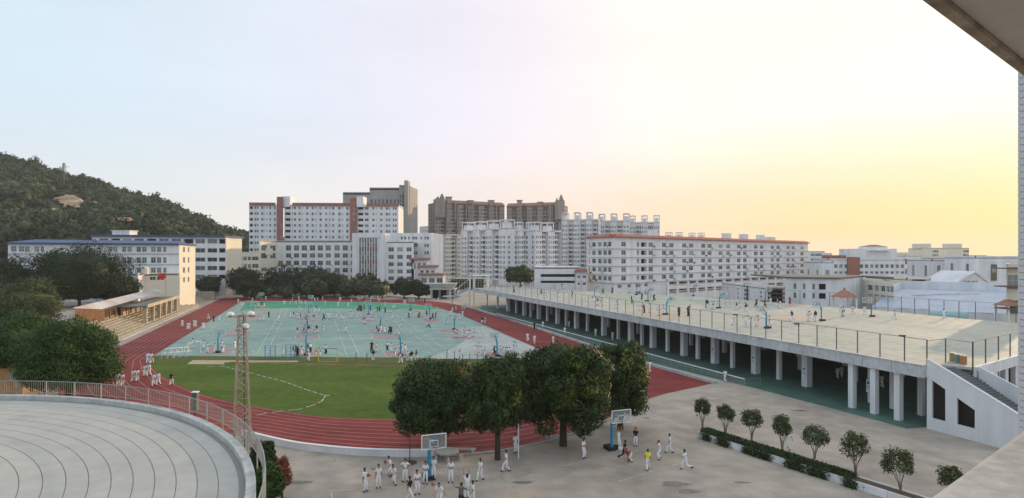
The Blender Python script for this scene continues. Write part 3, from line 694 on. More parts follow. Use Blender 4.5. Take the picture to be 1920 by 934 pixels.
for s_, xx in ((-1, F0.x - 1.2), (1, F1.x + 1.6)): Bm.facade((xx - 1.6, YB - 3.9), (xx + 1.6, YB - 3.9), 0, ztc + 1.0, (), (), M_white)
Bm.roof.box(((F0.x + F1.x) / 2 , YB + 3, ztc / 2), (ln + 7, 13.6, ztc + 2), 0, M_white)
# right part
H0, H1 = at(t3(1078), YB), at(t3(1300), YB)
cs = colspx(H0, H1, [(t3(a), t3(b_)) for a, b_ in [(1084, 1115), (1135, 1170), (1192, 1228), (1252, 1285)]])
Bm.facade(H0, H1, 0, Zp(r3(430), YB), cs, rowspx(YB, [(r3(a), r3(b_)) for a, b_ in [(463, 490), (512, 538), (560, 585), (606, 632), (652, 676)]]), M_white, style=1)
I0, I1 = at(t3(1165), YB + 12), at(t3(1415), YB + 12)
cs = colspx(I0, I1, [(t3(a), t3(b_)) for a, b_ in [(1215, 1228), (1236, 1250), (1262, 1272), (1290, 1305), (1308, 1322), (1342, 1352), (1368, 1380), (1383, 1398)]])
Bm.facade(I0, I1, 0, Zp(r3(370), YB + 12), cs, rowspx(YB + 12, [(r3(a), r3(b_)) for a, b_ in [(393, 412), (440, 462), (488, 510)]]), M_white, skip=lambda i, j: j < 2 and i not in (3, 4, 6, 7))
Bm.facade(I1, I1 + Vector((4, 16)), 0, Zp(r3(370), YB + 12))
Bm.facade(I0 + Vector((0, 6)), I0, 0, Zp(r3(370), YB + 12))
# stepped terraces with red eaves
for xa, xb, yt, yb2, dep in ((1285, 1385, 543, 600, 0), (1335, 1440, 590, 640, -3), (1340, 1492, 640, 690, -6)):
    K0, K1 = at(t3(xa), YB + dep), at(t3(xb), YB + dep); ww = (K1 - K0).length
    Bm.facade(K0, K1, 0, Zp(r3(yt), YB + dep), evenc(ww, 3, ww / 3 - 1.0), rowspx(YB + dep, [(r3(yt + 22), r3(yb2 + 4))]), M_white, style=1)
    Bm.facade(K1, K1 + Vector((0, 12)), 0, Zp(r3(yt), YB + dep)); Bm.roof.box(((K0.x + K1.x) / 2, YB + dep + 3, Zp(r3(yt), YB) + .3), (ww + 1.5, 9, .9), 0, M_redwall); Bm.roof.box(((K0.x + K1.x) / 2, YB + dep + 3, Zp(r3(yt), YB) + .85), (ww + .3, 8, .3), 0, M_conc)
Bm.roof.prism([E0, E1, E2, E2 + Vector((0, 16)), E0 + Vector((0, 30))], zt - .4, zt + .5, M_conc)
Bm.roof.prism([H0, H1, H1 + Vector((0, 14)), H0 + Vector((0, 14))], Zp(r3(430), YB) - .3, Zp(r3(430), YB) + .2, M_conc)
# entrance canopy
Bm.trim.box((at(t3(1010), 280).x, 281, Zp(530, 281)), (26, 8, .5), 0, M_conc)
for px in (t3(890), t3(940), t3(1080), t3(1130)): Bm.trim.box((Xp(px, 278), 278, Zp(530, 278) / 2), (.7, .7, Zp(530, 278)), 0, M_conc)
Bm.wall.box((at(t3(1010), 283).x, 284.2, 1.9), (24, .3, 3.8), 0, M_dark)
Bm.done()
bn = MB(); bn.box((at(t3(1012), 277).x, 276.5, Zp(531, 277)), (13.5, .3, 1.25), 0, mat('red_banner', (.75, .03, .05), .5, emit=.25)); tag(bn.build('banner'), 'bright red banner above the entrance of the teaching block', 'banner')  # banner given a faint glow of its own

# --- passage block lit by the sun
Q0, Q1 = at(430, 252), at(488, 268)
Qb = Bld('low cream linking block glowing in the sun beside the cross-motif wing', name='linking_block')
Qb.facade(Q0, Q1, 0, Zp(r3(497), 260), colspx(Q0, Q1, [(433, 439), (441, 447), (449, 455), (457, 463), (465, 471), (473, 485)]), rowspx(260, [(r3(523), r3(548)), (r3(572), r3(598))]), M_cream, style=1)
Qb.roof.prism([Q0, Q1, Q1 + Vector((0, 8)), Q0 + Vector((0, 8))], Zp(r3(497), 260) - .2, Zp(r3(493), 260), M_cream); Qb.done()

# --- tall dormitory slab with red stair strips
YT = 335
T0, T1 = at(467, YT), at(747, YT + 6)
Tb = Bld('tall white slab block with two red vertical strips behind the teaching block', name='tower_block')
zt = Zp(r3(190), YT)
def tseg(xa, xb, cols, m=M_white, ztop=None, void=None, rows=None, dy=0, style=0):
    P0, P1 = T0 + (T1 - T0) * ((xa - t3(230)) / (747 - 467) if 0 else ucol(T0, T1, xa) / (T1 - T0).length), T0 + (T1 - T0) * (ucol(T0, T1, xb) / (T1 - T0).length)
    P0 = P0 + Vector((0, dy)); P1 = P1 + Vector((0, dy))
    Tb.facade(P0, P1, 0, ztop or zt, colspx(P0, P1, cols), rows if rows is not None else rowsT, m, void=void, style=style)
rowsT = rowspx(YT, [(r3(a), r3(a + 17)) for a in (197, 235, 273, 311, 349, 387, 425, 470)])
def pairs(lst): return [(t3(a), t3(b_)) for a, b_ in lst]
tseg(467, t3(418), pairs([(235, 256), (266, 278), (281, 293), (310, 324), (330, 334), (344, 350), (362, 374), (392, 404)]), void=lambda i, j: i == 0)
tseg(t3(418), t3(460), pairs([(433, 446)]), M_redwall, Zp(r3(135), YT), dy=-1.5)
tseg(t3(460), t3(890), pairs([(465, 500), (510, 516), (522, 536), (552, 566), (577, 582), (602, 616), (637, 651), (662, 668), (688, 702), (724, 738), (752, 758), (770, 784), (810, 825), (836, 842), (861, 876)]), void=lambda i, j: i == 0)
tseg(t3(890), t3(935), pairs([(905, 918)]), M_redwall, Zp(r3(140), YT), dy=-1.5)
tseg(t3(935), 747, pairs([(938, 972), (982, 1006), (1030, 1044), (1054, 1058), (1082, 1096), (1118, 1132), (1136, 1146), (1163, 1174), (1178, 1189)]), void=lambda i, j: i == 0)
for xa, xb in ((233, 418), (505, 890), (980, 1200)):
    P0, P1 = at(t3(xa), YT - .3), at(t3(xb), YT + 5); P0.y = YT - .5 + 6 * (xa - 230) / 970; P1.y = YT - .5 + 6 * (xb - 230) / 970
    Tb.trim.prism([P0, P1, P1 + Vector((0, 1)), P0 + Vector((0, 1))], zt - .2, Zp(r3(172), YT), M_redwall)
for xa, xb in ((460, 505), (935, 978)):
    Tb.roof.box((Xp((t3(xa) + t3(xb)) / 2, YT + 3), YT + 5, Zp(r3(165), YT)), ((xb - xa) / 3.458 * YT / F, 8, 6), 0, M_white)
Tb.roof.prism([T0, T1, T1 + Vector((0, 16)), T0 + Vector((0, 16))], zt - .3, zt + .6, M_white)
Tb.facade(T1, T1 + Vector((0, 16)), 0, zt); Tb.done()

# --- grey tower behind it
YG = 430
g0, g1, g2 = at(643, YG), at(693, YG), at(768, YG)
Gb = Bld('grey office tower with a stepped roofline behind the tall slab block', name='office_tower', single=False, glass=M_glass)
for P0, P1, ztp, ncol in ((g0, g1, Zp(r3(112), YG), 8), (g1, at(t3(1240), YG), Zp(r3(82), YG), 9), (at(t3(1205), YG - 3), g2, Zp(r3(68), YG), 4)):
    ww = (P1 - P0).length
    Gb.facade(P0, P1, 0, ztp, evenc(ww, ncol, ww / ncol * .5), floors(8, int((ztp - 13) / 3.4), 3.4, .35, 2.9), M_greyf, style=2, depth=.8)
    Gb.roof.prism([P0, P1, P1 + Vector((0, 20)), P0 + Vector((0, 20))], ztp - 1, ztp + .8, M_greyf)
Gb.roof.box((Xp(763.5, YG), YG, Zp(345, YG) / 2 + 2), (7 * YG / F, 9, Zp(345, YG) + 0), 0, M_greyf)
Gb.facade(g2, g2 + Vector((3, 18)), 0, Zp(r3(68), YG), (), (), M_greyf); Gb.done()

M_brtile = mat('brown_red_tile', (.30, .17, .13), .8, .2, 3)
# --- apartment towers
def tower(label, pxs, Y0, Y1, ytop, nb, fh, m, m2=None, glass=None, dep=2.2, roofm=None, spires=(), group='high apartment towers', crown=False, base=None, side=None, arches=()):
    x0, x1 = pxs; P0, P1 = at(x0, Y0), at(x1, Y1); ln = (P1 - P0).length; d_ = (P1 - P0).normalized(); nin = Vector((-d_.y, d_.x))
    zt = Zp(ytop, (Y0 + Y1) / 2) ; t = Bld(label, name='apartment_tower', group=group, glass=glass or M_glass2, single=False)
    bw = ln / nb; fl = int((zt - 5) / fh)
    for i in range(nb):
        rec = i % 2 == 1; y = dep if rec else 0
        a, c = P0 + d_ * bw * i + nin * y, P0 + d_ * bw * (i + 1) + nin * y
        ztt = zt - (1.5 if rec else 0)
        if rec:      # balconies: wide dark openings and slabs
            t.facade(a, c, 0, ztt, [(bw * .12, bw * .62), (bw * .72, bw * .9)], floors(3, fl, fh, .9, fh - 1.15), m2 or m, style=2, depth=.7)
            for k in range(fl):
                z = 3 + k * fh; q0, q1 = a + d_ * bw * .05 - nin * 1.3, a + d_ * bw * .68 - nin * 1.3
                t.trim.prism([q0, q1, q1 + nin * 1.3, q0 + nin * 1.3], z - .1, z + .12, m); t.trim.prism([q0, q1, q1 + nin * .15, q0 + nin * .15], z + .12, z + .9, m)
        else:
            t.facade(a, c, 0, ztt, [(bw * .1, bw * .3), (bw * .42, bw * .52), (bw * .66, bw * .9)], floors(3, fl, fh, .9, fh * .52), m, style=0, depth=.3)
        if i < nb - 1:
            e0 = P0 + d_ * bw * (i + 1) + nin * (dep if rec else 0); e1 = P0 + d_ * bw * (i + 1) + nin * (0 if rec else dep)
            t.facade(e0, e1, 0, zt, (), (), m) 
    bb = ext(P0, P1, 16)
    t.facade(P1, bb[0], 0, zt, evenc(16, 3, 1.6), floors(3, fl, fh, .9, fh * .5), m2 or m, style=2)
    t.facade(bb[1], P0, 0, zt, evenc(16, 3, 1.6), floors(3, fl, fh, .9, fh * .5), m2 or m, style=2)
    t.roof.prism([P0, P1, bb[0], bb[1]], zt - .6, zt + .4, roofm or m)
    if crown:       # open roof frames
        for k in range(nb):
            if k % 2: continue
            c0 = P0 + d_ * bw * (k + .5) + nin * 4; t.roof.box((c0.x, c0.y, zt + 1.6), (bw * .6, 5, 3), math.atan2(d_.y, d_.x), m)
            for sx in (-.45, .45):
                for sy in (-3, 3):
                    q = c0 + d_ * bw * sx + nin * sy; t.roof.box((q.x, q.y, zt + 2.4), (.5, .5, 4.8), 0, m)
            t.roof.box((c0.x, c0.y, zt + 4.9), (bw * 1.0, 7, .5), math.atan2(d_.y, d_.x), m)
    for px, py, sw in spires:
        Ys = ypx(P0, P1, px); X = Xp(px, Ys); zz = Zp(py, Ys); zb = zt - 12
        t.roof.box((X, Ys - .6, (zt + zb) / 2 + 2), (sw, sw, zt - zb + 3), 0, m); t.roof.bar((X, Ys - .6, zt + 3), (X, Ys - .6, zz - 1), sw * .8, M_brownd, 8, sw * .25); t.roof.bar((X, Ys - .6, zz - 1.5), (X, Ys - .6, zz), .3, M_brownd)
    for px in arches:
        Ys = ypx(P0, P1, px) - .9; X = Xp(px, Ys)
        for sx in (-2.8, 2.8): t.trim.box((X + sx, Ys, zt - 7), (.9, 1.2, 14), 0, m)
        arc = [(X + 2.8 * math.cos(a_), Ys, zt - 1 + 3.2 * math.sin(a_)) for a_ in np.linspace(0, math.pi, 9)]
        t.trim.path(arc, .9, m)
    if roofm:
        for k in range(nb):
            if k % 4 == 2: c0 = P0 + d_ * bw * (k + .5) + nin * 1.2; hh_ = 3.2 + (k % 3); t.roof.box((c0.x, c0.y, zt + hh_ / 2), (bw * .8, 4, hh_), math.atan2(d_.y, d_.x), m); t.roof.box((c0.x, c0.y, zt + hh_ + .25), (bw * 1.0, 4.8, .5), math.atan2(d_.y, d_.x), roofm)
        for P_, Q_ in ((P0, P1),):
            a0, a1 = P_ - nin * .9, Q_ - nin * .9; b0, b1 = P_ + nin * 4, Q_ + nin * 4
            t.roof.hexa([(*a0, zt + .4), (*a1, zt + .4), (*b1, zt + .4), (*b0, zt + .4)], [(*a0, zt + .6), (*a1, zt + .6), (*b1, zt + 3.4), (*b0, zt + 3.4)], roofm)
    return t.done()
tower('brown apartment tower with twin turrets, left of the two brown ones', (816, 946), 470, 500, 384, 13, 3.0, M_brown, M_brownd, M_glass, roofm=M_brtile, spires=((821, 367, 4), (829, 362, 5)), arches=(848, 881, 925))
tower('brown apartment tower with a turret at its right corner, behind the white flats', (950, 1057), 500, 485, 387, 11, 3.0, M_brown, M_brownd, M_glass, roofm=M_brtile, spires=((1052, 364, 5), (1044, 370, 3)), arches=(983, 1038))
tower('narrow pale tower half hidden left of the white front flats', (836, 868), 400, 405, 440, 3, 3.0, M_cream, M_white2, M_glass2)
tower('white front apartment block with curved balconies, left of three front blocks', (864, 948), 372, 340, 430, 7, 2.95, M_white, M_white2, M_glass2, crown=True)
tower('white middle front apartment block with wide balcony bays', (948, 1004), 343, 348, 432, 5, 2.95, M_white, M_white2, M_glass, crown=True)
tower('white right front apartment block just left of the dormitory roofline', (1004, 1052), 340, 352, 433, 4, 2.95, M_white, M_white2, M_glass2, crown=True)
tower('pale high apartment tower, left of the three with open roof frames', (1053, 1122), 398, 392, 412, 6, 3.0, M_white2, M_white, M_glass2, crown=True)
tower('pale high apartment tower, middle of the three with open roof frames', (1122, 1180), 415, 410, 414, 5, 3.0, M_white2, M_white, M_glass2, crown=True)
tower('pale high apartment tower, right of the three with open roof frames', (1180, 1237), 425, 420, 417, 5, 3.0, M_white2, M_white, M_glass2, crown=True)
tower('tiny pale far tower at the left foot of the brown towers', (800, 814), 600, 605, 425, 2, 3.2, M_white2, M_white2)
tower('far white flats peeping over the dormitory roof, left pair member', (1252, 1290), 480, 480, 447, 4, 3.0, M_white2, M_white2, crown=True)
tower('far white flats peeping over the dormitory roof, right pair member', (1296, 1330), 480, 480, 448, 4, 3.0, M_white2, M_white2, crown=True)
# generic boxes for low street buildings
def block(label, pxs, Y, ytop, ncol, wd, nrow, m, ybase=None, roofm=None, glass=None, side=18, yaw=0, style=0, single=True, fh=None, dep=12, cat='building', rows=None, group=None, parapet=.5):
    P0, P1 = at(pxs[0], Y), at(pxs[1], Y + yaw); zt = Zp(ytop, Y); t = Bld(label, name='school_building' if 'school' in label else 'town_building', glass=glass or M_glass2, single=single, group=group, cat=cat)
    ln = (P1 - P0).length; fh = fh or (zt - .8) / max(1, nrow)
    rws = rows or [(zt - .9 - fh * (k + 1) + fh * .3, zt - .9 - fh * k - fh * .15) for k in range(nrow)]
    rws = [r for r in rws if r[0] > .3]
    t.facade(P0, P1, 0, zt, evenc(ln, ncol, wd) if ncol else (), rws, m, style=style)
    bb = ext(P0, P1, dep); t.facade(P1, bb[0], 0, zt, evenc(dep, 2, 1.3), rws, m); t.facade(bb[1], P0, 0, zt, evenc(dep, 2, 1.3), rws, m)
    t.roof.prism([P0, P1, bb[0], bb[1]], zt - .3, zt - .1, M_conc)
    if parapet:
        for a, c in ((P0, P1), (P1, bb[0]), (bb[1], P0)): wallseg(t.roof, a, c, .3, zt + .002, zt + parapet, roofm or m)
    return t
# left school wings with blue roofs
t1 = lambda x: x / 1.946; q1 = lambda y: 260 + y / 1.946
LA, LB, LC = at(15, 172), at(336, 186), at(366, 200)
S = Bld('four-storey white school wing with blue roof edge, in front on the left', name='school_wing', glass=M_glass2)
zt = Zp(q1(388), 184)
rws = rowspx(184, [(q1(a), q1(b_)) for a, b_ in [(395, 414), (433, 454), (471, 492), (509, 528)]])
cs = colspx(LA, LB, [(t1(a), t1(b_)) for a, b_ in [(40, 60), (68, 88), (90, 108), (125, 143), (148, 160), (395, 410), (413, 428), (445, 460), (464, 481), (498, 514), (518, 535), (550, 568), (572, 588), (595, 607)]])
S.facade(LA, LB, 0, zt, cs, rws, M_white, style=1)
# horizontal shade ribs
S.trim = MB()
for a in (421, 460, 497):
    z = Zp(q1(a), 184); q = (LB - LA).normalized(); nn = Vector((q.y, -q.x)) * .35; S.trim.prism([LA, LB, LB + nn, LA + nn], z, z + .2, mat('pale_blue_band', (.38, .45, .55), .7))
S.facade(LB, LC, 0, zt, colspx(LB, LC, [(343, 347), (352, 355)]), rws, M_cream)  # end wall coloured cream for the warm sun that falls on it
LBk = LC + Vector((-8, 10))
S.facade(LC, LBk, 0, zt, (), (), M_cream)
S.roof.prism([LA + Vector((0, -.8)), LB + Vector((.3, -.8)), LC + Vector((.8, -.5)), LBk, LA + Vector((0, 14))], zt + .002, zt + .5, M_blue)
S.roof.hexa([(LA.x, LA.y - .8, zt + .5), (LB.x + .3, LB.y - .8, zt + .5), (LC.x - 3, LC.y + 4, zt + .5), (LA.x, LA.y + 14, zt + .5)], [(LA.x, LA.y - .7, zt + .52), (LB.x, LB.y - .7, zt + .52), (LC.x - 6, LC.y + 1, zt + 1.7), (LA.x, LA.y + 10, zt + 1.7)], M_blue)
S.done()
S = Bld('rear white school wing with open corridors and blue roof', name='school_wing', glass=M_glass)
RA, RB, RC = at(172, 232), at(424, 240), at(433, 246); zt = Zp(q1(360), 236)
cs = colspx(RA, RB, [(t1(a), t1(b_)) for a, b_ in [(335, 350), (362, 395), (405, 438), (447, 480), (490, 525), (535, 570), (580, 615), (625, 660), (670, 705), (713, 748), (757, 792), (798, 822)]])
S.facade(RA, RB, 0, zt, cs, rowspx(238, [(q1(a), q1(b_)) for a, b_ in [(366, 383), (400, 416), (434, 449), (465, 481), (497, 512)]]), M_white, void=lambda i, j: i % 3 == 2)
S.facade(RB, RC, 0, zt, (), (), M_cream); S.facade(RC, RC + Vector((0, 10)), 0, zt, (), (), M_cream)  # cream end walls, warm sunlight put into the colour
S.roof.prism([RA + Vector((0, -1)), RB + Vector((0, -1)), RC + Vector((.5, 0)), RC + Vector((0, 12)), RA + Vector((0, 14))], zt + .002, zt + .9, M_blue)
S.roof.box((Xp(228, 236), 238, zt + 1.4), (7, 5, 2.4), 0, M_white); S.roof.box((Xp(228, 236), 238, zt + 2.7), (7.6, 5.6, .3), 0, M_cream)
S.done()
# annex in front of left wing with warm wall, water tank and flag
S = block('small white annex below the front school wing, beside the flag', (203, 259), 172, q1(495), 2, 1.3, 2, M_white, dep=10, parapet=.3, yaw=2); S.done()
S = Bld('sunlit cream terrace building between the annex and the school wing', name='terrace_building')
a0, a1, a2 = at(259, 175.5), at(263, 178), at(337, 184)
S.facade(a0, a1, 0, Zp(515, 172), (), (), M_cream); S.facade(a1, a2, 0, Zp(517, 180), colspx(a1, a2, [(281, 292), (294, 308)]), rowspx(174, [(520, 527)]), M_cream)
S.roof.prism([a0, a1, a2, a2 + Vector((-5, 6)), a0 + Vector((-5, 6))], Zp(515, 175) + .002, Zp(513, 175), M_cream); S.done()
wt = thing('water_tank', 'pale round water tank on the annex roof beside the flag', 'water tank', (Xp(268, 176), 177, Zp(515, 174)))
b = MB(); b.bar((0, 0, 0), (0, 0, 1.9), 1.7, M_cream, 14); b.bar((0, 0, 1.9), (0, 0, 2.3), 1.7, M_cream, 14, .6); b.build('tank_body', None, wt)
fl = thing('flag', 'red flag with yellow stars on a pole before the school wing', 'flag', (Xp(311, 166), 166, 0))
b = MB(); b.bar((0, 0, 3), (0, 0, Zp(510, 166)), .12, M_metal, 6); b.build('flagpole', None, fl)
b = MB(); zf = Zp(512, 166); nx = 8
for i in range(nx):
    x0, x1 = -i * .28, -(i + 1) * .28; y0, y1 = .15 * math.sin(i * 1.1), .15 * math.sin((i + 1) * 1.1); b.face([(x0, y0, zf), (x0, y0, zf - 1.5), (x1, y1, zf - 1.5 - .1), (x1, y1, zf - .1)])
b.build('flag_cloth', M_red, fl)
b = MB()
for cx, cz, rr in ((-1.75, -.45, .28), (-1.3, -.2, .09), (-1.15, -.38, .09), (-1.15, -.62, .09), (-1.3, -.8, .09)):
    pts = [(cx + (rr if k % 2 == 0 else rr * .4) * math.sin(k * math.pi / 5), -.19, zf + cz + (rr if k % 2 == 0 else rr * .4) * math.cos(k * math.pi / 5)) for k in range(10)]; b.face(pts)
b.build('star', M_yel, fl)

# right-hand low buildings
v5 = lambda x: 1440 + x / 3.458; y5 = lambda y: 440 + y / 3.458
S = block('two-storey bluish white school hall behind the playground with three window pairs', (1472, 1572), 152, y5(285), 0, 1, 2, M_white2, dep=14, yaw=-6); 
P0, P1 = at(1472, 152), at(1572, 146)
S2 = Bld('white school hall with three small windows behind the playground fence', name='school_hall')
bpy.data.objects.remove(S.t); 
S2.facade(P0, P1, 0, Zp(y5(285), 150), colspx(P0, P1, [(v5(165), v5(184)), (v5(226), v5(243)), (v5(287), v5(304)), (v5(330), v5(374))]), rowspx(149, [(y5(318), y5(356)), (y5(378), y5(415))]), M_white2, void=lambda i, j: i == 3)
P2 = at(1617, 160); S2.facade(P1, P2, 0, Zp(y5(285), 150), (), (), M_white2); P3 = at(1676, 148)
S2.facade(P2, P3, 0, Zp(y5(300), 150), colspx(P2, P3, [(v5(607), v5(635)), (v5(645), v5(678)), (v5(690), v5(718)), (v5(730), v5(760)), (v5(768), v5(788)), (v5(792), v5(812))]), rowspx(150, [(y5(335), y5(372)), (y5(395), y5(408))]), M_cream, style=1)
S2.facade(P3, P3 + Vector((6, 14)), 0, Zp(y5(300), 150)); S2.roof.prism([P0 + Vector((0, -.5)), P1 + Vector((0, -.5)), P2, P3, P3 + Vector((6, 14)), P0 + Vector((0, 22))], Zp(y5(285), 150) + .002, Zp(y5(282), 150) + .3, mat('dark_roof_edge', (.14, .13, .14), .8)); S2.done()
S = block('white hospital-like block with a red brick stair strip behind the school hall', (1553, 1697), 265, 487, 15, 1.5, 2, M_white, dep=14, single=True, rows=rowspx(265, [(y5(193), y5(217)), (y5(238), y5(254))]))
S.trim.box((Xp(1601, 264), 264.4, Zp(500, 264)), (5.2, 1.2, 2 * (Zp(482, 264) - Zp(500, 264))), 0, M_redwall); S.trim.box((Xp(1568, 268), 270, Zp(484, 265) + .5), (8, 6, 1.6), 0, M_redwall)
S.roof.box((Xp(1631, 275), 277, Zp(477, 275)), (20, 12, 5.2), 0, M_white); S.roof.bar((Xp(1637, 275), 275, Zp(470, 275)), (Xp(1637, 275), 275, Zp(462, 275)), 11, M_white, 14, 9); S.roof.bar((Xp(1637, 275), 275, Zp(462.5, 275)), (Xp(1637, 275), 275, Zp(459, 275)), 9.5, M_redtile, 14, 2); S.done()
far = [('beige slab block with roof towers near the skyline right of the dormitory', (1728, 1817), 420, 466, 16, 2.0, 8, M_cream), ('pinkish far flats right behind the dormitory gable', (1515, 1546), 420, 472, 6, 2, 6, M_white2), ('white windowless hall left of the brown terrace', (1748, 1798), 220, 488, 2, 1.2, 2, M_white2), ('brown terraced block between two white halls', (1795, 1828), 230, 491, 6, 1.8, 3, M_redwall), ('white block with tall stair window at the right', (1829, 1915), 195, 483, 0, 1, 2, M_white2), ('small white house with dark stripe right of the dormitory', (1541, 1562), 230, 492, 1, 1.6, 1, M_white2), ('low cream flats between brick block and beige slab', (1697, 1728), 330, 480, 5, 1.8, 3, M_white)]
for lab, pxs, Y, yt, nc, wd, nrw, m in far:
    S = block(lab, pxs, Y, yt, nc, wd, nrw, m, single=False, dep=14)
    if 'beige' in lab:
        for px in (1737, 1795): S.roof.box((Xp(px, Y), Y + 5, Zp(yt - 2, Y) + 1), (9, 7, 3.5), 0, M_cream)
    if 'tall stair' in lab:
        S.trim.box((Xp(1864, 194.8), 194.9, Zp(511, 195)), (1.8, .3, 5.4), 0, mat('olive_glass', (.12, .12, .07), .3)); S.trim.box((Xp(1864, 194.6), 194.7, Zp(507, 195)), (1.3, .2, 1.4), 0, M_glass2)
    S.done()
# beige balcony house near the right edge
S = block('beige balcony house with brown eaves at the right edge behind the playground', (1887, 1960), 112, 500, 3, 1.6, 3, M_cream, single=True, dep=12, style=1, yaw=-3.6)
for y in (503, 537, 578): S.trim.box((Xp(1920, 111), 111.2, Zp(y, 111)), (9, 2.4, .22), 0, mat('brown_eave', (.16, .10, .08), .8))
S.done()
# big bluish hall roof beyond the deck
hb = thing('sports_hall', 'wide low hall with pale bluish roof beyond the right fence', 'hall')
W0, W1 = at(1640, 150), at(1905, 118)
b = MB(); ndv = 14
zr = 7.6
A0_, A1_, A2_, A3_ = Gp(1635, 575, 4.6), Gp(1900, 590, 4.6), Gp(1905, 548, 8.0), Gp(1690, 541, 8.0)
for i in range(ndv):
    for j in range(6):
        def pt(u, v):
            p = A0_.lerp(A1_, u).lerp(A3_.lerp(A2_, u), v); p.z = 4.6 + 3.4 * math.sin(v * math.pi / 2) + .03 * (i % 2); return p
        u0, u1, va, vb = i / ndv, (i + 1) / ndv, j / 6, (j + 1) / 6; b.face([pt(u0, va), pt(u1, va), pt(u1, vb), pt(u0, vb)])
b.build('roof_sheet', mat('bluish_roof', (.47, .51, .60), .6, .12, 5), hb)
b = MB(); wallseg(b, A0_, A1_, .3, 0, 4.55, M_white2); wallseg(b, A1_, A2_, .3, 0, 4.5, M_white2); wallseg(b, A3_, A2_, .4, 0, 10.2, M_white2); wallseg(b, Gp(1676, 545, 7.8), A3_, .3, 0, 9.6, M_white2); b.build('wall', None, hb)
b = MB()
for i in range(24):
    u = .25 + .5 * i / 24; p = A0_.lerp(A1_, u).lerp(A3_.lerp(A2_, u), .5 + .25 * i / 24); p.z = 4.6 + 3.4 * math.sin((.5 + .25 * i / 24) * math.pi / 2) + .25
    if i % 4 != 3: b.box(p, (2.2, .5, .12), -.25)
b.build('skylight', M_wpaint, hb)
# pale blue tarpaulin roll beyond the fence
tp = MB(); pa, pb_ = Gp(1745, 590, 4.6), Gp(1815, 594, 4.6); tp.bar(pa, pb_, 1.7, mat('pale_teal_tarp', (.38, .55, .58), .6, .1, 2), 12)
tag(tp.build('tarpaulin_roll'), 'pale turquoise tarpaulin roll lying behind the rear fence at right', 'tarpaulin')
# white gable house
gbh = thing('gable_house', 'white house with a big triangular gable right of centre distance', 'house'); Yg = 185
b = MB(); pts = [at(1778, Yg), at(1866, Yg)]; zb, ze, zp = 0, Zp(540, Yg), Zp(511, Yg); xm = Xp(1826, Yg)
b.hexa([(pts[0].x, Yg, 0), (pts[1].x, Yg, 0), (pts[1].x, Yg, ze), (xm, Yg, zp), (pts[0].x, Yg, ze)], [(pts[0].x, Yg + 14, 0), (pts[1].x, Yg + 14, 0), (pts[1].x, Yg + 14, ze), (xm, Yg + 14, zp), (pts[0].x, Yg + 14, ze)], M_white); b.build('wall', None, gbh)
b = MB()
for s_ in (0, 1): b.hexa([(pts[s_].x, Yg - .6, ze), (xm, Yg - .6, zp), (xm, Yg + 14.3, zp), (pts[s_].x, Yg + 14.3, ze)], [(pts[s_].x, Yg - .6, ze + .4), (xm, Yg - .6, zp + .4), (xm, Yg + 14.3, zp + .4), (pts[s_].x, Yg + 14.3, ze + .4)], M_white2)
b.build('roof', None, gbh)
for px in (1808, 1814, 1822, 1828): me, mw, mh = winmesh(.8, 1.3, M_glass2); o = link('window', me, gbh); o.location = (Xp(px, Yg), Yg - .08, Zp(534, Yg))
# little pavilions
def pavilion(px, py, Y, wd, lab, hgt=None):
    z0 = Zp(py, Y); t = thing('pavilion', lab, 'pavilion', (Xp(px, Y), Y, 0)); b = MB()
    for sx in (-1, 1):
        for sy in (-1, 1): b.box((sx * wd * .4, sy * wd * .4, z0 / 2), (.3, .3, z0), 0, M_white)
    b.build('column', None, t)
    b = MB(); bs = [(-wd / 2, -wd / 2, z0), (wd / 2, -wd / 2, z0), (wd / 2, wd / 2, z0), (-wd / 2, wd / 2, z0)]; tp_ = [(x * .12, y * .12, z0 + wd * .38) for x, y, z in bs]
    b.hexa(bs, tp_, mat('orange_tile', (.42, .19, .13), .8, .2, 1)); b.bar((0, 0, z0 + wd * .36), (0, 0, z0 + wd * .5), .3, M_redtile); b.build('tiled_roof', None, t)
pavilion(1583.5, 557, 138, 4.4, 'small pavilion with orange pyramid roof behind the rear fence')
pavilion(1709, 541, 190, 5, 'small red-roofed pavilion before the white hall')
pavilion(1893, 573, 112, 3.6, 'brown-roofed kiosk at the far right corner of the playground')
# strip of far skyline boxes
def farbox(i, px0, px1, Y, yt):
    S = block('distant pale building number on the skyline', (px0, px1), Y, yt, max(2, int((px1 - px0) / 5)), 2.5, 5, M_white2 if i % 2 else M_cream, single=False, dep=20); S.t['label'] = farlab[i]; S.done()
farlab = ['faint far tower stub seen over the red pavilion roof line', 'faint long far building right of the dormitory', 'faint far flats behind the brick strip block', 'faint far roofs left of the beige slab', 'faint far rooftop right of the beige slab', 'low white shops behind the annex of the dormitory', 'low pale building at the head of the avenue', 'low white houses just behind the rear fence centre', 'small cream house behind the rear fence right of centre']
for i, a in enumerate([(1690, 1712, 700, 477), (1517, 1560, 900, 475), (1655, 1690, 800, 474), (1700, 1735, 900, 474), (1817, 1850, 900, 479), (1395, 1440, 190, 536), (838, 915, 300, 523), (1440, 1473, 175, 541), (1700, 1745, 175, 524)]): farbox(i, *a)

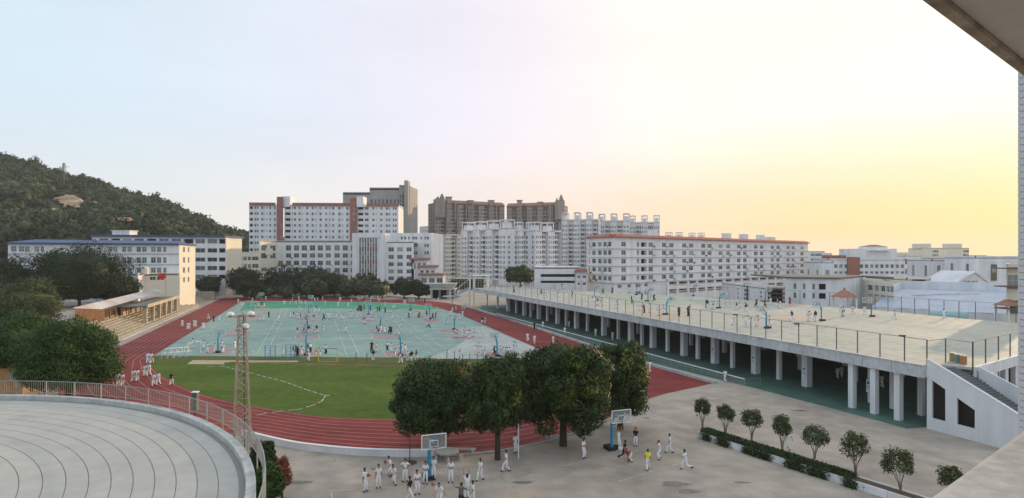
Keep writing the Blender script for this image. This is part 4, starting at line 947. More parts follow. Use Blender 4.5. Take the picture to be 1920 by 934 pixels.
# ------------------------------------------------------------------ foliage
def rand_dirs(n, rs): v = rs.normal(size=(n, 3)); return v / np.linalg.norm(v, axis=1)[:, None]
def leaf_quads(cen, nor, size, asp, rs, droop=0):
    n = len(cen); t = rand_dirs(n, rs); t = t - (t * nor).sum(1)[:, None] * nor * .8; t[:, 2] -= droop; t /= np.linalg.norm(t, axis=1)[:, None]
    bq = np.cross(nor, t); bq /= (np.linalg.norm(bq, axis=1)[:, None] + 1e-9)
    sz = size * rs.uniform(.6, 1.35, n)[:, None]
    a = cen - t * sz; c = cen + t * sz; b_ = bq * sz * asp
    v = np.stack([a, cen + b_ , c, cen - b_], 1).reshape(-1, 3)
    f = np.arange(n * 4).reshape(-1, 4); return v, f
def crown_pts(R3, nl, per, rs, lump=.34, shell=.8, flat=-.6, boxy=1, rough=.30):
    """lumpy crown: lumps on an ellipsoid, leaves on the lumps' outer skin"""
    cen = rand_dirs(nl * 2, rs); cen = cen[cen[:, 2] > flat][:nl]
    if boxy != 1: cen = np.sign(cen) * np.abs(cen) ** boxy; cen = cen / (np.abs(cen) ** 3.2).sum(1)[:, None] ** (1 / 3.2)
    so_ = rs.uniform(0, 50); k_ = np.array([mnoise.noise(Vector((float(q[0]) * 1.6 + so_, float(q[1]) * 1.6, float(q[2]) * 1.6))) for q in cen])
    cen = cen * (rs.uniform(shell - .24, shell + .02, len(cen)) * (1 + rough * k_))[:, None]
    cs_, ns_ = [], []
    for c in cen:
        lr = lump * rs.uniform(.65, 1.25); d_ = rand_dirs(per, rs); rad = lr * rs.uniform(.55, 1.05, per)[:, None]
        p = c + d_ * rad; keep = ((p * c).sum(1) / (np.linalg.norm(c) + 1e-6) > np.linalg.norm(c) * .45); p, d2 = p[keep], d_[keep]
        cs_.append(p); ns_.append(d2 + rs.normal(size=d2.shape) * .35 + [0, 0, .25])
    p = np.concatenate(cs_); n_ = np.concatenate(ns_); n_ /= np.linalg.norm(n_, axis=1)[:, None]; return p * R3, n_
def core(R3, rs, sub=2, k=.72, seed=0):
    bm = bmesh.new(); bmesh.ops.create_icosphere(bm, subdivisions=sub, radius=1)
    v = np.array([(x.co.x, x.co.y, x.co.z) for x in bm.verts]); f = np.array([[y.index for y in x.verts] for x in bm.faces]); bm.free()
    nz = np.array([mnoise.noise(Vector(p * 2.2) + Vector((seed, 0, 0))) for p in v]); v = v * (k * (1 + .28 * nz))[:, None] * R3; return v, f
def branches(b, base, top, r0, spread, rs, n_=5, m=None):
    b.bar(base, top, r0 * 2, m, 8, r0 * 1.5)
    for k in range(n_):
        a = k * 6.28 / n_ + rs.uniform(-.4, .4); e = Vector(top) + Vector((math.cos(a) * spread * .55, math.sin(a) * spread * .55, spread * rs.uniform(.5, .8))); mid = (Vector(top) + e) / 2 + Vector((math.cos(a) * spread * .08, math.sin(a) * .08 * spread, -.1)); b.bar(top, mid, r0 * 1.1, m, 6, r0 * .8); b.bar(mid, e, r0 * .8, m, 6, r0 * .35)
def tree(loc, R3, zc, label, m, leaf=.3, nl=55, per=170, asp=.38, trunk=.25, seed=1, group=None, droop=.3, name='tree', corek=.70, m2=None, flat=-.6, lump=.34, trunks=1, z0=0, cat='tree', boxy=1, nfresh=4, rough=.30):
    rs = np.random.RandomState(seed); t = thing(name, label, cat, loc, 0, group)
    p, n_ = crown_pts(np.array(R3), nl, per, rs, lump=lump, flat=flat, boxy=boxy, rough=rough); v, f = leaf_quads(p, n_, leaf, asp, rs, droop); v[:, 2] += zc
    npmesh('crown', v, f, m, t)
    if m2:      # fresh growth on some lumps
        q_ = p / np.array(R3); anc = rand_dirs(nfresh, rs); anc[:, 1] = -abs(anc[:, 1]); anc[:, 2] = abs(anc[:, 2]) * .9; anc[:, 0] = anc[:, 0] * .6 + .3; anc *= .8
        dmin = np.min(np.linalg.norm(q_[:, None, :] - anc[None], axis=2), axis=1); sel = np.where((dmin < .27) & (rs.rand(len(p)) < .5))[0]; near = p[sel]
        v, f = leaf_quads(near * 1.03, n_[sel], leaf * 1.1, asp, rs, droop); v[:, 2] += zc; npmesh('fresh_leaves', v, f, m2, t)
    cv, cf = core(np.array(R3), rs, 3, corek, seed); cv[:, 2] += zc; npmesh('inner_foliage', cv, cf, m, t)
    b = MB()
    for k in range(trunks):
        dx = (k - (trunks - 1) / 2) * .7; branches(b, (dx * .5, 0, z0), (dx, .1 * k, zc - R3[2] * .72), trunk, R3[0], rs, 5, M_bark)
    b.build('trunk', None, t); return t
def gtree(px, py, x0, x1, ytop, ybot, label, m, **k):
    g = Gp(px, py, k.get('gz', 0)); k.pop('gz', None); Y = g.y; rx = (x1 - x0) / 2 * Y / F; zt_, zb_ = Zp(ytop, Y), Zp(ybot, Y); zc = (zt_ + zb_) / 2 - g.z; rz = (zt_ - zb_) / 2
    cx = Xp((x0 + x1) / 2, Y); k.setdefault('ry', rx); ry = k.pop('ry')
    return tree((cx, Y, g.z), (rx * 1.0, ry, rz * 1.02), zc, label, m, **k)
gtree(822, 838, 733, 902, 676, 816, 'wide dark mango tree, leftmost of four between forecourt and track', M_mango, leaf=.17, nl=120, per=420, seed=3, lump=.27, flat=-.85, boxy=.93, rough=.24, corek=.55, group='mango trees by the track', trunks=2, m2=M_mango2)
gtree(930, 862, 876, 990, 672, 806, 'slimmer mango tree standing second of the four beside the white pole', M_mango, leaf=.17, nl=95, per=380, seed=5, lump=.30, flat=-.85, boxy=.93, rough=.24, corek=.55, group='mango trees by the track', trunk=.22, m2=M_mango2)
gtree(1045, 836, 968, 1144, 643, 808, 'largest mango tree, third of the four, with yellow-green new leaves', M_mango, leaf=.18, nl=120, per=440, seed=8, lump=.26, flat=-.85, boxy=.93, rough=.24, corek=.55, nfresh=12, group='mango trees by the track', trunk=.3, m2=M_mango2)
gtree(1125, 806, 1104, 1222, 638, 786, 'mango tree at the right end of the row of four', M_mango, leaf=.17, nl=105, per=400, seed=9, lump=.27, flat=-.85, boxy=1, rough=.2, corek=.55, group='mango trees by the track', trunk=.25, m2=M_mango2)
gtree(130, 752, 38, 220, 592, 740, 'huge round clipped ficus beside the curved roof', M_ficus, leaf=.16, nl=170, per=420, rough=.10, corek=.62, seed=12, lump=.26, trunk=.35, droop=.1, flat=-.9)
gtree(45, 735, -20, 112, 590, 705, 'rounded ficus half hidden behind the huge clipped one', M_ficus, leaf=.19, nl=110, per=330, rough=.1, seed=14, lump=.28, trunk=.3, droop=.1)
gtree(150, 599, 62, 236, 456, 580, 'tall spreading tree in front of the school wing', M_darkleaf, leaf=.30, nl=100, per=260, seed=15, trunk=.4, lump=.3)
gtree(20, 605, -50, 70, 480, 600, 'dark tree at the left frame edge before the school wing', M_darkleaf, leaf=.3, nl=80, per=230, seed=16, trunk=.35)
gtree(60, 640, -15, 112, 530, 622, 'lower olive-green tree in front of the left edge trees', M_shrub, leaf=.25, nl=80, per=260, seed=17, trunk=.3)
gtree(208, 592, 178, 258, 518, 572, 'dark tree right of the tall spreading tree by the shed', M_darkleaf, leaf=.4, nl=50, per=160, seed=18, trunk=.3)
for a in [(456, 561, 425, 491, 501, 553, 'round dark tree before the linking block', 21), (391, 561, 369, 414, 516, 555, 'small dark tree at the end of the stone stands', 22), (540, 557, 516, 566, 507, 556, 'dark tree below the palms, leftmost of the entrance grove', 23), (585, 557, 556, 612, 508, 557, 'dark tree second from left in the entrance grove', 24), (618, 557, 598, 655, 515, 557, 'dark tree at the right end of the entrance grove', 25), (577, 548, 545, 640, 502, 540, 'broad dark tree behind the entrance grove', 26), (760, 561, 734, 782, 522, 560, 'dark tree right of the entrance, left of a close pair', 27), (785, 561, 765, 806, 526, 561, 'dark tree right of the entrance, beside the porch', 28), (977, 562, 945, 1006, 498, 535, 'green tree behind the far end of the playground', 29)]:
    gtree(*a[:7], M_darkleaf if a[-1] != 29 else M_mango, seed=a[-1], leaf=.55, nl=45, per=110, trunk=.3, lump=.32)
# shrubs lower left
gtree(492, 905, 468, 520, 826, 900, 'green shrub tree squeezed between curved roof and forecourt', M_mango, leaf=.2, nl=45, per=130, seed=31, trunk=.1, ry=1.2)
gtree(505, 955, 478, 530, 868, 950, 'lower green bush below the mast in the corner', M_ficus, leaf=.18, nl=40, per=130, seed=32, trunk=.1, ry=1.2)
gtree(524, 935, 510, 548, 858, 925, 'orange bougainvillea spilling beside the green bushes', M_boug, leaf=.12, nl=34, per=90, seed=33, trunk=.06, corek=.55)
# palms
def palm(px, Y, ytop, lab, seed):
    rs = np.random.RandomState(seed); zt_ = Zp(ytop, Y); t = thing('palm_tree', lab, 'palm', (Xp(px, Y), Y, 0), 0, 'palms by the teaching block')
    b = MB(); b.bar((0, 0, 0), (0, 0, zt_ - 2.5), .5, M_bark, 8, .35); b.build('trunk', None, t)
    for k in range(13):
        a = k * 2.4; el_ = rs.uniform(.2, 1.2); q = MB(); pr = Vector((0, 0, zt_ - 2.5)); d_ = Vector((math.cos(a) * math.cos(el_), math.sin(a) * math.cos(el_), math.sin(el_)))
        for s_ in range(6):
            nx_ = pr + d_ * .75; sd_ = d_.cross(Vector((0, 0, 1))).normalized() * (.55 * (1 - abs(s_ - 2) / 5)); q.face([pr - sd_ - Vector((0, 0, .25)), pr, nx_, nx_ - sd_ - Vector((0, 0, .3))]); q.face([pr, pr + sd_ - Vector((0, 0, .25)), nx_ + sd_ - Vector((0, 0, .3)), nx_]); pr = nx_; d_ = (d_ - Vector((0, 0, .22))).normalized()
        q.build('frond', M_palm, t)
palm(533, 262, 489, 'taller palm rising over the entrance grove before the teaching block', 1); palm(556, 262, 496, 'shorter palm right of the taller one over the entrance grove', 2)

# ------------------------------------------------------------------ hill
prof_x = [-1500, -900, -600, -436, -391, -339, -286, -254, -236, -214, -190, -120, -60, 400]
prof_z = [98, 124, 117, 101, 90, 76, 57, 42, 35, 31, 25, 8, 0, 0]
def hillz(x, y):
    yf = 245 + max(0, (x + 260)) * .5; t = (y - yf) / max(60, (520 - yf)); t = max(0, min(1, t)); s_ = t ** .8 if y < 520 else max(0, 1 - (y - 520) / 160)
    z = np.interp(x * 500 / max(y, 300) if y < 520 else x * 500 / 520, prof_x, prof_z) * s_
    return z + (3.5 * mnoise.noise(Vector((x * .015, y * .015, 0))) + 1.2 * mnoise.noise(Vector((x * .06, y * .06, 3)))) * min(1, z / 15)
b = MB(); nxh, nyh = 110, 70; xs = np.linspace(-1500, 150, nxh); ys = np.linspace(225, 1100, nyh)
for y in ys:
    for x in xs: b.v.append((x, y, hillz(x, y) - .3))
b.f = [(j * nxh + i, j * nxh + i + 1, (j + 1) * nxh + i + 1, (j + 1) * nxh + i) for j in range(nyh - 1) for i in range(nxh - 1)]; b.m = [0] * len(b.f)
tag(b.build('hill', mat('hill_earth', (.09, .085, .045), .95, .4, 30), smooth=True), kind='structure')
def hill_hit(px, py):
    Y = 250.0
    while Y < 560:
        if Zp(py, Y) <= hillz(Xp(px, Y), Y): return Vector((Xp(px, Y), Y, hillz(Xp(px, Y), Y)))
        Y += 2
    return Vector((Xp(px, 500), 500, hillz(Xp(px, 500), 500)))
clear = [(hill_hit(136, 388), 12), (hill_hit(114, 402), 11), (hill_hit(166, 395), 10), (hill_hit(240, 428), 5), (hill_hit(290, 432), 4), (hill_hit(120, 352), 4)]
rs = np.random.RandomState(5); Vs, Fs, off = [], [], 0
cb, cf = core(np.array([1, 1, .85]), rs, 1, .8, 3)
protos = []
for k in range(6):
    p, n_ = crown_pts(np.array([1, 1, .9]), 12, 12, rs, lump=.40, shell=.72); protos.append(leaf_quads(p, n_, .15, .75, rs, .1))
CV, CF, coff = [], [], 0
cnt = 0
while cnt < 3600:
    y = rs.uniform(235, 560); x = rs.uniform(-.92 * y, -.22 * y)
    z = hillz(x, y)
    if z < 2 and rs.rand() < .7: continue
    if y > 530 and rs.rand() < .5: continue
    if any(abs(x - c.x) < r_ and -2.6 * r_ < y - c.y < r_ for c, r_ in clear): continue
    r_ = rs.uniform(1.8, 5.6) * (1 if rs.rand() < .9 else 1.35)
    if mnoise.noise(Vector((x * .02, y * .02, 9))) > .42: r_ *= .55
    v, f = protos[cnt % 6]; a = rs.uniform(0, 6.28); rot = np.array([[math.cos(a), -math.sin(a), 0], [math.sin(a), math.cos(a), 0], [0, 0, 1]])
    q = (v @ rot.T) * r_ * [1, 1, rs.uniform(.8, 1.3)] + [x, y, z + r_ * .75]; Vs.append(q); Fs.append(f + off); off += len(v)
    CV.append((cb @ rot.T) * r_ * .9 + [x, y, z + r_ * .7]); CF.append(cf + coff); coff += len(cb); cnt += 1
tag(npmesh('hillside_woodland', np.concatenate(Vs), np.concatenate(Fs), M_hill), kind='stuff', label='dark green woodland covering the hill on the left', cat='woodland')
tag(npmesh('hillside_undergrowth', np.concatenate(CV), np.concatenate(CF), M_hill), kind='stuff', label='shaded inner foliage of the wooded hill', cat='woodland')
for (c, r_), lab in zip(clear[:3], ['orange clay quarry scar on the hillside', 'pale rock ledge left on the hillside clearing', 'sloping pale rubble patch right of the quarry scar']):
    b = MB(); q = 14
    for i in range(q):
        for j in range(q):
            def hp(u, v): x, y = c.x + (u - .5) * 2 * r_ * 1.1, c.y + (v - .5) * 1.4 * r_; return (x, y, hillz(x, y) + .35 + 1.8 * max(0, mnoise.noise(Vector((x * .3, y * .3, 1)))) + (6 if 'scar' in lab else 2.2) * max(0, 1 - 4 * (u - .5) ** 2 - 4 * (v - .5) ** 2))
            if (i - q / 2) ** 2 + (j - q / 2) ** 2 < q * q / 4 * rs.uniform(.8, 1.1): b.face([hp(i / q, j / q), hp((i + 1) / q, j / q), hp((i + 1) / q, (j + 1) / q), hp(i / q, (j + 1) / q)])
    tag(b.build('rock_outcrop', mat('clay_rock', (.50, .35, .22), .9, .5, 5) if 'scar' in lab else mat('pale_rock', (.44, .38, .30), .9, .4, 3)), lab, 'rock')
for (c, r_), lab, s_ in ((clear[3], 'small temple with orange roof on the lower hillside, left of two', 1.0), (clear[4], 'small temple with red roof on the lower hillside, right of two', .8)):
    t = thing('hill_temple', lab, 'temple', (c.x, c.y - 4, c.z - .8), 0, 'temples on the hillside')
    b = MB(); b.box((0, 0, 2), (7 * s_, 5, 3), 0, M_cream); b.box((0, -2.52, 1.2), (1.4, .1, 2.6), 0, M_dark); b.build('wall', None, t)
    b = MB(); b.hexa([(-5.2 * s_, -3.6, 4.4), (5.2 * s_, -3.6, 4.4), (5.2 * s_, 3.6, 4.4), (-5.2 * s_, 3.6, 4.4)], [(-3.6 * s_, -.3, 6.8), (3.6 * s_, -.3, 6.8), (3.6 * s_, .3, 6.8), (-3.6 * s_, .3, 6.8)], mat('orange_tile', (.52, .21, .12))); b.build('tiled_roof', None, t)
c = clear[5][0]; py_ = thing('pylon', 'thin lattice pylon standing on the wooded hill', 'pylon', (c.x, c.y, c.z)); b = MB()
hh = 19
for sx in (-1, 1):
    for sy in (-1, 1): b.bar((sx * 2, sy * 2, 0), (sx * .4, sy * .4, hh), .35, M_dmetal)
for k in range(7):
    z0_, z1_ = hh * k / 7, hh * (k + 1) / 7; w0, w1 = 2 - 1.6 * k / 7, 2 - 1.6 * (k + 1) / 7; b.bar((-w0, -w0, z0_), (w1, -w1, z1_), .2, M_dmetal); b.bar((w0, -w0, z0_), (-w1, -w1, z1_), .2, M_dmetal)
b.build('lattice_frame', None, py_); b = MB(); b.bar((-4, 0, hh - 3), (4, 0, hh - 3), .3, M_dmetal); b.bar((-3, 0, hh - 7), (3, 0, hh - 7), .3, M_dmetal); b.build('crossarm', None, py_)

# ------------------------------------------------------------------ stone stands on the left
TS0, TS1 = Vector(Gp(412, 561)[:2]), Vector(Gp(212, 655)[:2]); TD = (TS1 - TS0).normalized(); TN = Vector((TD.y, -TD.x))
if TN.x > 0: TN = -TN
TL = (TS1 - TS0).length
def TP(t, n): return TS0 + TD * t + TN * n
stands = thing('stone_stands', 'long terraced stone stands beside the left straight of the track', 'stands')
nst = 9
for k in range(nst):
    n0 = 2.4 + k * .82; z1_ = .35 + (k + 1) * .33; segs = 12
    b = MB()
    for s_ in range(segs):
        ta, tb = 12 + (TL + 5) * s_ / segs + .02, 12 + (TL + 5) * (s_ + 1) / segs - .02; dz = rnd.uniform(-.03, .03)
        b.prism([TP(ta, n0), TP(tb, n0), TP(tb, n0 + .82), TP(ta, n0 + .82)], 0, z1_ + dz)
        b.prism([TP(ta, n0 - .05), TP(tb, n0 - .05), TP(tb, n0 + .3), TP(ta, n0 + .3)], z1_ + dz + .002, z1_ + dz + .06)
    b.build('stand_step', M_stone, stands)
b = MB(); b.prism([TP(12, 1.7), TP(TL + 18, 1.7), TP(TL + 18, 2.4), TP(12, 2.4)], 0, .3); b.build('base_course', M_conc, stands)
nb_ = 2.4 + nst * .82
sheet('terrace_ground', [TP(5, nb_), TP(TL + 18, nb_), TP(TL + 10, 60), TP(-10, 45)], 3.3, M_ground)
b = MB(); b.prism([TP(TL + 16.8, 2.4), TP(TL + 17.3, 2.4), TP(TL + 17.3, 24), TP(TL + 16.8, 24)], 0, 3.6); b.prism([TP(6, 1), TP(6.5, 1), TP(6.5, nb_), TP(6, nb_)], 0, 3.5); tag(b.build('retaining_wall', M_stone), 'stone retaining wall closing the ends of the stands', 'wall')
# pillared shelter
sh = thing('stand_shelter', 'concrete shelter with sandy square pillars over the stone stands', 'shelter')
pp = [(254.5, 607), (269, 601.5), (285, 596.5), (298, 592), (311, 588), (322, 583.5)]; prm = None; tt = []
for i, (x, y) in enumerate(pp):
    g = Gp(x, y, .9); t_ = (Vector(g[:2]) - TS0).dot(TD); tt.append(t_); p = TP(t_, 3.4)
    b = MB(); b.box((0, 0, 2.75), (.75, .75, 4.3)); o = b.build('pillar', M_pillar, sh) if prm is None else link('pillar', prm.data, sh)
    if prm is None: prm = o
    o.location = (*p, 0); o.rotation_euler = (0, 0, math.atan2(TD.y, TD.x))
b = MB(); b.prism([TP(max(tt) + 1, 2.6), TP(min(tt) - 1, 2.6), TP(min(tt) - 1, 8.8), TP(max(tt) + 1, 8.8)], 4.9, 5.15, mat('weathered_slab', (.20, .19, .17), .9, .3, 2)); b.prism([TP(max(tt) + 1.02, 2.58), TP(min(tt) - 1.02, 2.58), TP(min(tt) - 1.02, 2.8), TP(max(tt) + 1.02, 2.8)], 4.7, 5.5, M_pillar)
b.build('roof_slab', None, sh)
b = MB(); b.prism([TP(max(tt), 8.0), TP(min(tt), 8.0), TP(min(tt), 8.3), TP(max(tt), 8.3)], 2.8, 4.9, M_pillar)
b.build('back_wall', None, sh)
# long shed with white corrugated roof
sd_ = thing('long_shed', 'long wooden shed under a white corrugated roof above the stands', 'shed')
f0, f1 = Gp(192, 580, 5.6), Gp(306, 548, 6.6); k0, k1 = Gp(137, 578, 6.4), Gp(294, 541, 7.5); b = MB(); ns = 60
for i in range(ns):
    for s_, (ua, ub) in enumerate(((0, .5), (.5, 1))):
        u0, u1 = (i + ua) / ns, (i + ub) / ns; dz0, dz1 = (.0, .16) if s_ == 0 else (.16, 0)
        a_, b2_, c2_, d2_ = f0.lerp(f1, u0), f0.lerp(f1, u1), k0.lerp(k1, u1), k0.lerp(k1, u0)
        b.face([a_ + Vector((0, 0, dz0)), b2_ + Vector((0, 0, dz1)), c2_ + Vector((0, 0, dz1)), d2_ + Vector((0, 0, dz0))])
b.build('corrugated_roof', mat('white_sheet_roof', (.60, .58, .56), .6, 0, 6, col2=(.45, .36, .33)), sd_)
npk = 26
for i in range(npk):
    a_ = f0.lerp(k0, (i + .06) / npk); c_ = f0.lerp(k0, (i + .94) / npk); b = MB(); dd = (c_ - a_); dd.z = 0; dd.normalize(); nn = Vector((-dd.y, dd.x, 0)) * .05 * (1 + .5 * (i % 2))
    b.hexa([(a_.x, a_.y + .5, 3.0), (c_.x, c_.y + .5, 3.0), (c_.x + nn.x, c_.y + .5 + nn.y, 3.0), (a_.x + nn.x, a_.y + .5 + nn.y, 3.0)], [(a_.x, a_.y + .5, a_.z - .03), (c_.x, c_.y + .5, c_.z - .03), (c_.x + nn.x, c_.y + .5 + nn.y, c_.z - .03), (a_.x + nn.x, a_.y + .5 + nn.y, a_.z - .03)]); b.build('plank', M_wood, sd_)
b = MB(); dd = (f1 - f0).normalized(); q0_, q1_ = f0 + dd * .4 + Vector((-1.2, 0, 0)), f1 + Vector((-1.2, 0, 0)); wallseg(b, q0_, q1_, .15, 3.2, 5.15); b.build('rear_panel', mat('shed_dark_wood', (.10, .055, .03), .9, .3, 1), sd_)
for i in range(13):
    p = f0.lerp(f1, (i + .5) / 13); b = MB(); b.box((p.x - .35, p.y, 4.1), (.22, .22, 2.1)); b.build('post', M_wood, sd_)
# white parapet wall at far stands
b = MB(); wallseg(b, Gp(318, 557, 3.3), Gp(367, 553, 3.3), .3, 3.3, 5.6, M_cream); tag(b.build('parapet_wall'), 'sunlit cream parapet wall beneath the school wing gable', 'wall')
# wooden hut bottom left
ht = thing('small_hut', 'ochre hut with dark tiled roof at the left edge by the ficus', 'hut'); hb_ = Gp(5, 742); Yh = hb_.y
b = MB(); b.box((Xp(8, Yh), Yh + 3, 1.9), (3.6, 5, 3.8), 0, mat('ochre_wall', (.50, .28, .12), .9, .25, 1)); b.build('wall', None, ht)
for k in range(2): me, mw, mh = winmesh(.6, 1.0, M_glass); o = link('window', me, ht); o.location = (Xp(14, Yh) + k * .75, Yh + .4, 1.9)
b = MB()
for k in range(9):
    y0_ = Yh - .4 + k * .75; zz = 3.85 + (k if k < 5 else 8 - k) * .22; b.box((Xp(2, Yh), y0_, zz), (5.6, .8, .12), 0)
b.build('tiled_roof', mat('dark_tile', (.11, .10, .10), .8, .3, .6), ht)

# ------------------------------------------------------------------ curved roof in the lower left
RC, RR, RZ = Vector((-36, 14)), 27.3, 7.0
rf = thing('round_hall', 'round hall with flat pale concrete roof scored by concentric grooves', 'building')
M_roof = mat('roof_concrete', (.50, .48, .43), .85, 0, 5, .15, col2=(.42, .405, .365), fine=1.0, fa=.08)
NA = 160
def ring(r_, z, k): a = 2 * math.pi * k / NA; return (RC.x + r_ * math.cos(a), RC.y + r_ * math.sin(a), z)
rad = [26.75 - .82 * i for i in range(0, 30)]
for i in range(29):
    ro, ri = rad[i] - .02, rad[i + 1] + .02; zz = RZ; b = MB()
    for k in range(NA):
        b.face([ring(ri, zz, k), ring(ro, zz, k), ring(ro, zz, k + 1), ring(ri, zz, k + 1)]); b.face([ring(ro, zz, k), ring(ro, zz - .025, k), ring(ro, zz - .025, k + 1), ring(ro, zz, k + 1)]); b.face([ring(ri, zz - .025, k), ring(ri, zz, k), ring(ri, zz, k + 1), ring(ri, zz - .025, k + 1)])
    b.build('roof_ring', M_roof, rf)
b = MB()
for k in range(NA): b.face([ring(27.2, RZ - .022, k), ring(27.2, RZ - .022, k + 1), tuple(RC) + (RZ - .022,)]); b.face([ring(27.2, 0, k), ring(27.2, 0, k + 1), ring(27.2, RZ, k + 1), ring(27.2, RZ, k)])
b.build('roof_base', mat('roof_joint', (.27, .26, .24), .9), rf)
b = MB()
for k in range(NA):
    for r0_, r1_, za, zb in ((27.0, 27.4, RZ - .3, RZ + .28),):
        b.face([ring(r0_, zb, k), ring(r1_, zb, k), ring(r1_, zb, k + 1), ring(r0_, zb, k + 1)]); b.face([ring(r0_, za, k), ring(r0_, zb, k), ring(r0_, zb, k + 1), ring(r0_, za, k + 1)]); b.face([ring(r1_, zb, k), ring(r1_, za, k), ring(r1_, za, k + 1), ring(r1_, zb, k + 1)])
b.build('parapet', mat('parapet_concrete', (.48, .48, .46), .85, .25, 1.2, .2, fine=3), rf)
rl = thing('roof_railing', 'pale metal railing curving round the edge of the round roof', 'railing'); a0_, a1_ = R(-8), R(105)
def rp(a, z, r_=27.75): return (RC.x + r_ * math.cos(a), RC.y + r_ * math.sin(a), z)
nn_ = 90; b = MB()
for k in range(nn_):
    b.bar(rp(a0_ + (a1_ - a0_) * k / nn_, RZ + 1.15), rp(a0_ + (a1_ - a0_) * (k + 1) / nn_, RZ + 1.15), .045)
b.build('top_rail', M_metal, rl); b = MB()
for k in range(nn_): b.bar(rp(a0_ + (a1_ - a0_) * k / nn_, RZ + .35), rp(a0_ + (a1_ - a0_) * (k + 1) / nn_, RZ + .35), .03)
b.build('bottom_rail', M_metal, rl)
b = MB(); b.box((0, 0, .4), (.055, .055, 1.55)); pm = b.build('rail_post', M_metal, rl)
for k in range(24):
    o = pm if k == 0 else link('rail_post', pm.data, rl); o.location = rp(a0_ + (a1_ - a0_) * (k + .5) / 24, RZ)
b = MB(); nbq = 330
for k in range(nbq): p = rp(a0_ + (a1_ - a0_) * k / nbq, RZ); b.bar((p[0], p[1], RZ + .3), (p[0], p[1], RZ + 1.15), .015)
tag(b.build('baluster', M_metal, rl), kind='stuff')
# loudspeaker column
sp = thing('speaker_column', 'tall grey box loudspeaker on a pole behind the roof railing', 'loudspeaker', (Xp(366, 43), 43, 0))
b = MB(); b.box((0, 0, Zp(752, 43)), (.4, .34, 1.35), 0, mat('speaker_grey', (.17, .16, .14), .7, .2, .5)); b.box((0, -.18, Zp(752, 43)), (.32, .02, 1.25), 0, M_dmetal); b.build('speaker_box', None, sp)
b = MB(); b.box((0, 0, Zp(735.5, 43) + .02), (.44, .38, .06), 0, M_wpaint); b.build('cap', None, sp); b = MB(); b.bar((0, 0, 0), (0, 0, Zp(768, 43)), .1, M_dmetal, 8); b.build('pole', None, sp)

# ------------------------------------------------------------------ lattice mast
mg = Gp(455, 838); mz = Zp(590, mg.y)
ms = thing('lattice_mast', 'tall tapering lattice mast rising in front of the running track', 'mast', (mg.x - .05, mg.y, 0), R(20))
def lw(z): return .72 - .47 * z / mz
b = MB()
cor = [(-1, -1), (1, -1), (1, 1), (-1, 1)]
for sx, sy in cor:
    b = MB(); b.bar((sx * lw(0), sy * lw(0), 0), (sx * lw(mz), sy * lw(mz), mz), .125, M_rust); b.build('leg', None, ms)
b = MB(); z = 0; kk = 0
while z < mz - .3:
    st_z = max(.45, lw(z) * 1.7); z2 = min(mz, z + st_z); wa, wb = lw(z), lw(z2)
    for f_ in range(4):
        (ax, ay), (bx_, by_) = cor[f_], cor[(f_ + 1) % 4]
        if kk % 2: ax, ay, bx_, by_ = bx_, by_, ax, ay
        b.bar((ax * wa, ay * wa, z), (bx_ * wb, by_ * wb, z2), .075, M_rust); b.bar((ax * wb, ay * wb, z2), (bx_ * wb, by_ * wb, z2), .05, M_rust)
    z = z2; kk += 1
b.build('bracing', None, ms)
b = MB(); b.bar((.2, .1, 0), (.12, .05, mz), .09, M_dmetal); b.build('cable_duct', None, ms)
b = MB(); b.bar((-1.0, 0, mz - .15), (1.0, 0, mz - .15), .08, M_rust); b.bar((0, 0, mz - .2), (0, 0, mz + .55), .07, M_rust); b.build('crossarm', None, ms)
def bowl(par, x, z, m):
    b = MB(); nn = 12
    for j in range(4):
        a, c = j * math.pi / 8, (j + 1) * math.pi / 8
        for k in range(nn):
            t0, t1 = 2 * math.pi * k / nn, 2 * math.pi * (k + 1) / nn; f_ = lambda ph, th: (x + .33 * math.cos(ph) * math.cos(th), .33 * math.cos(ph) * math.sin(th), z + .3 * math.sin(ph)); b.face([f_(a, t0), f_(a, t1), f_(c, t1), f_(c, t0)], m)
    b.bar((x, 0, z - .22), (x, 0, z + .02), .3, M_rust, 8); return b.build('floodlight', None, par, True)
bowl(ms, -.95, mz - .0, M_wpaint); bowl(ms, .72, mz - .0, M_wpaint)
b = MB(); b.bar((.2, -.4, mz - .9), (.55, -.7, mz - 1.0), .3, M_wpaint, 8); b.build('side_lamp', None, ms)

# ------------------------------------------------------------------ planter with young trees
PB0, PB1 = Vector(Gp(1311, 821)[:2]), Vector(Gp(1593, 913)[:2]); PD = (PB1 - PB0).normalized(); PN = Vector((-PD.y, PD.x)); PB2 = PB0 + PD * 23
pl = thing('long_planter', 'long white-walled planter bed running along the forecourt', 'planter')
for k in range(14):
    p0, p1 = PB0 + PD * (k * 23 / 14 + .015), PB0 + PD * ((k + 1) * 23 / 14 - .015); b = MB(); b.prism([p0, p1, p1 + PN * .16, p0 + PN * .16], 0, .55); b.build('wall_panel', M_white2, pl)
b = MB(); b.prism([PB0 + PN * 1.15, PB2 + PN * 1.15, PB2 + PN * 1.3, PB0 + PN * 1.3], 0, .55); b.prism([PB0 - PD * .15, PB0 - PD * .001, PB0 - PD * .001 + PN * 1.3, PB0 - PD * .15 + PN * 1.3], 0, .58); b.build('rear_wall', M_white2, pl)
b = MB(); b.prism([PB0 + PN * .17, PB2 + PN * .17, PB2 + PN * 1.14, PB0 + PN * 1.14], 0, .48); b.build('soil', mat('soil', (.12, .075, .045), .95, .3, .5), pl)
rs = np.random.RandomState(77); n_ = 9500; t_ = rs.uniform(0, 13.8, n_); u_ = rs.uniform(.05, 1.25, n_); hz_ = rs.uniform(.45, .95, n_) * (1 - .25 * abs(u_ - .6))
P_ = np.stack([PB0.x + PD.x * t_ + PN.x * u_, PB0.y + PD.y * t_ + PN.y * u_, hz_], 1)
cl_ = []
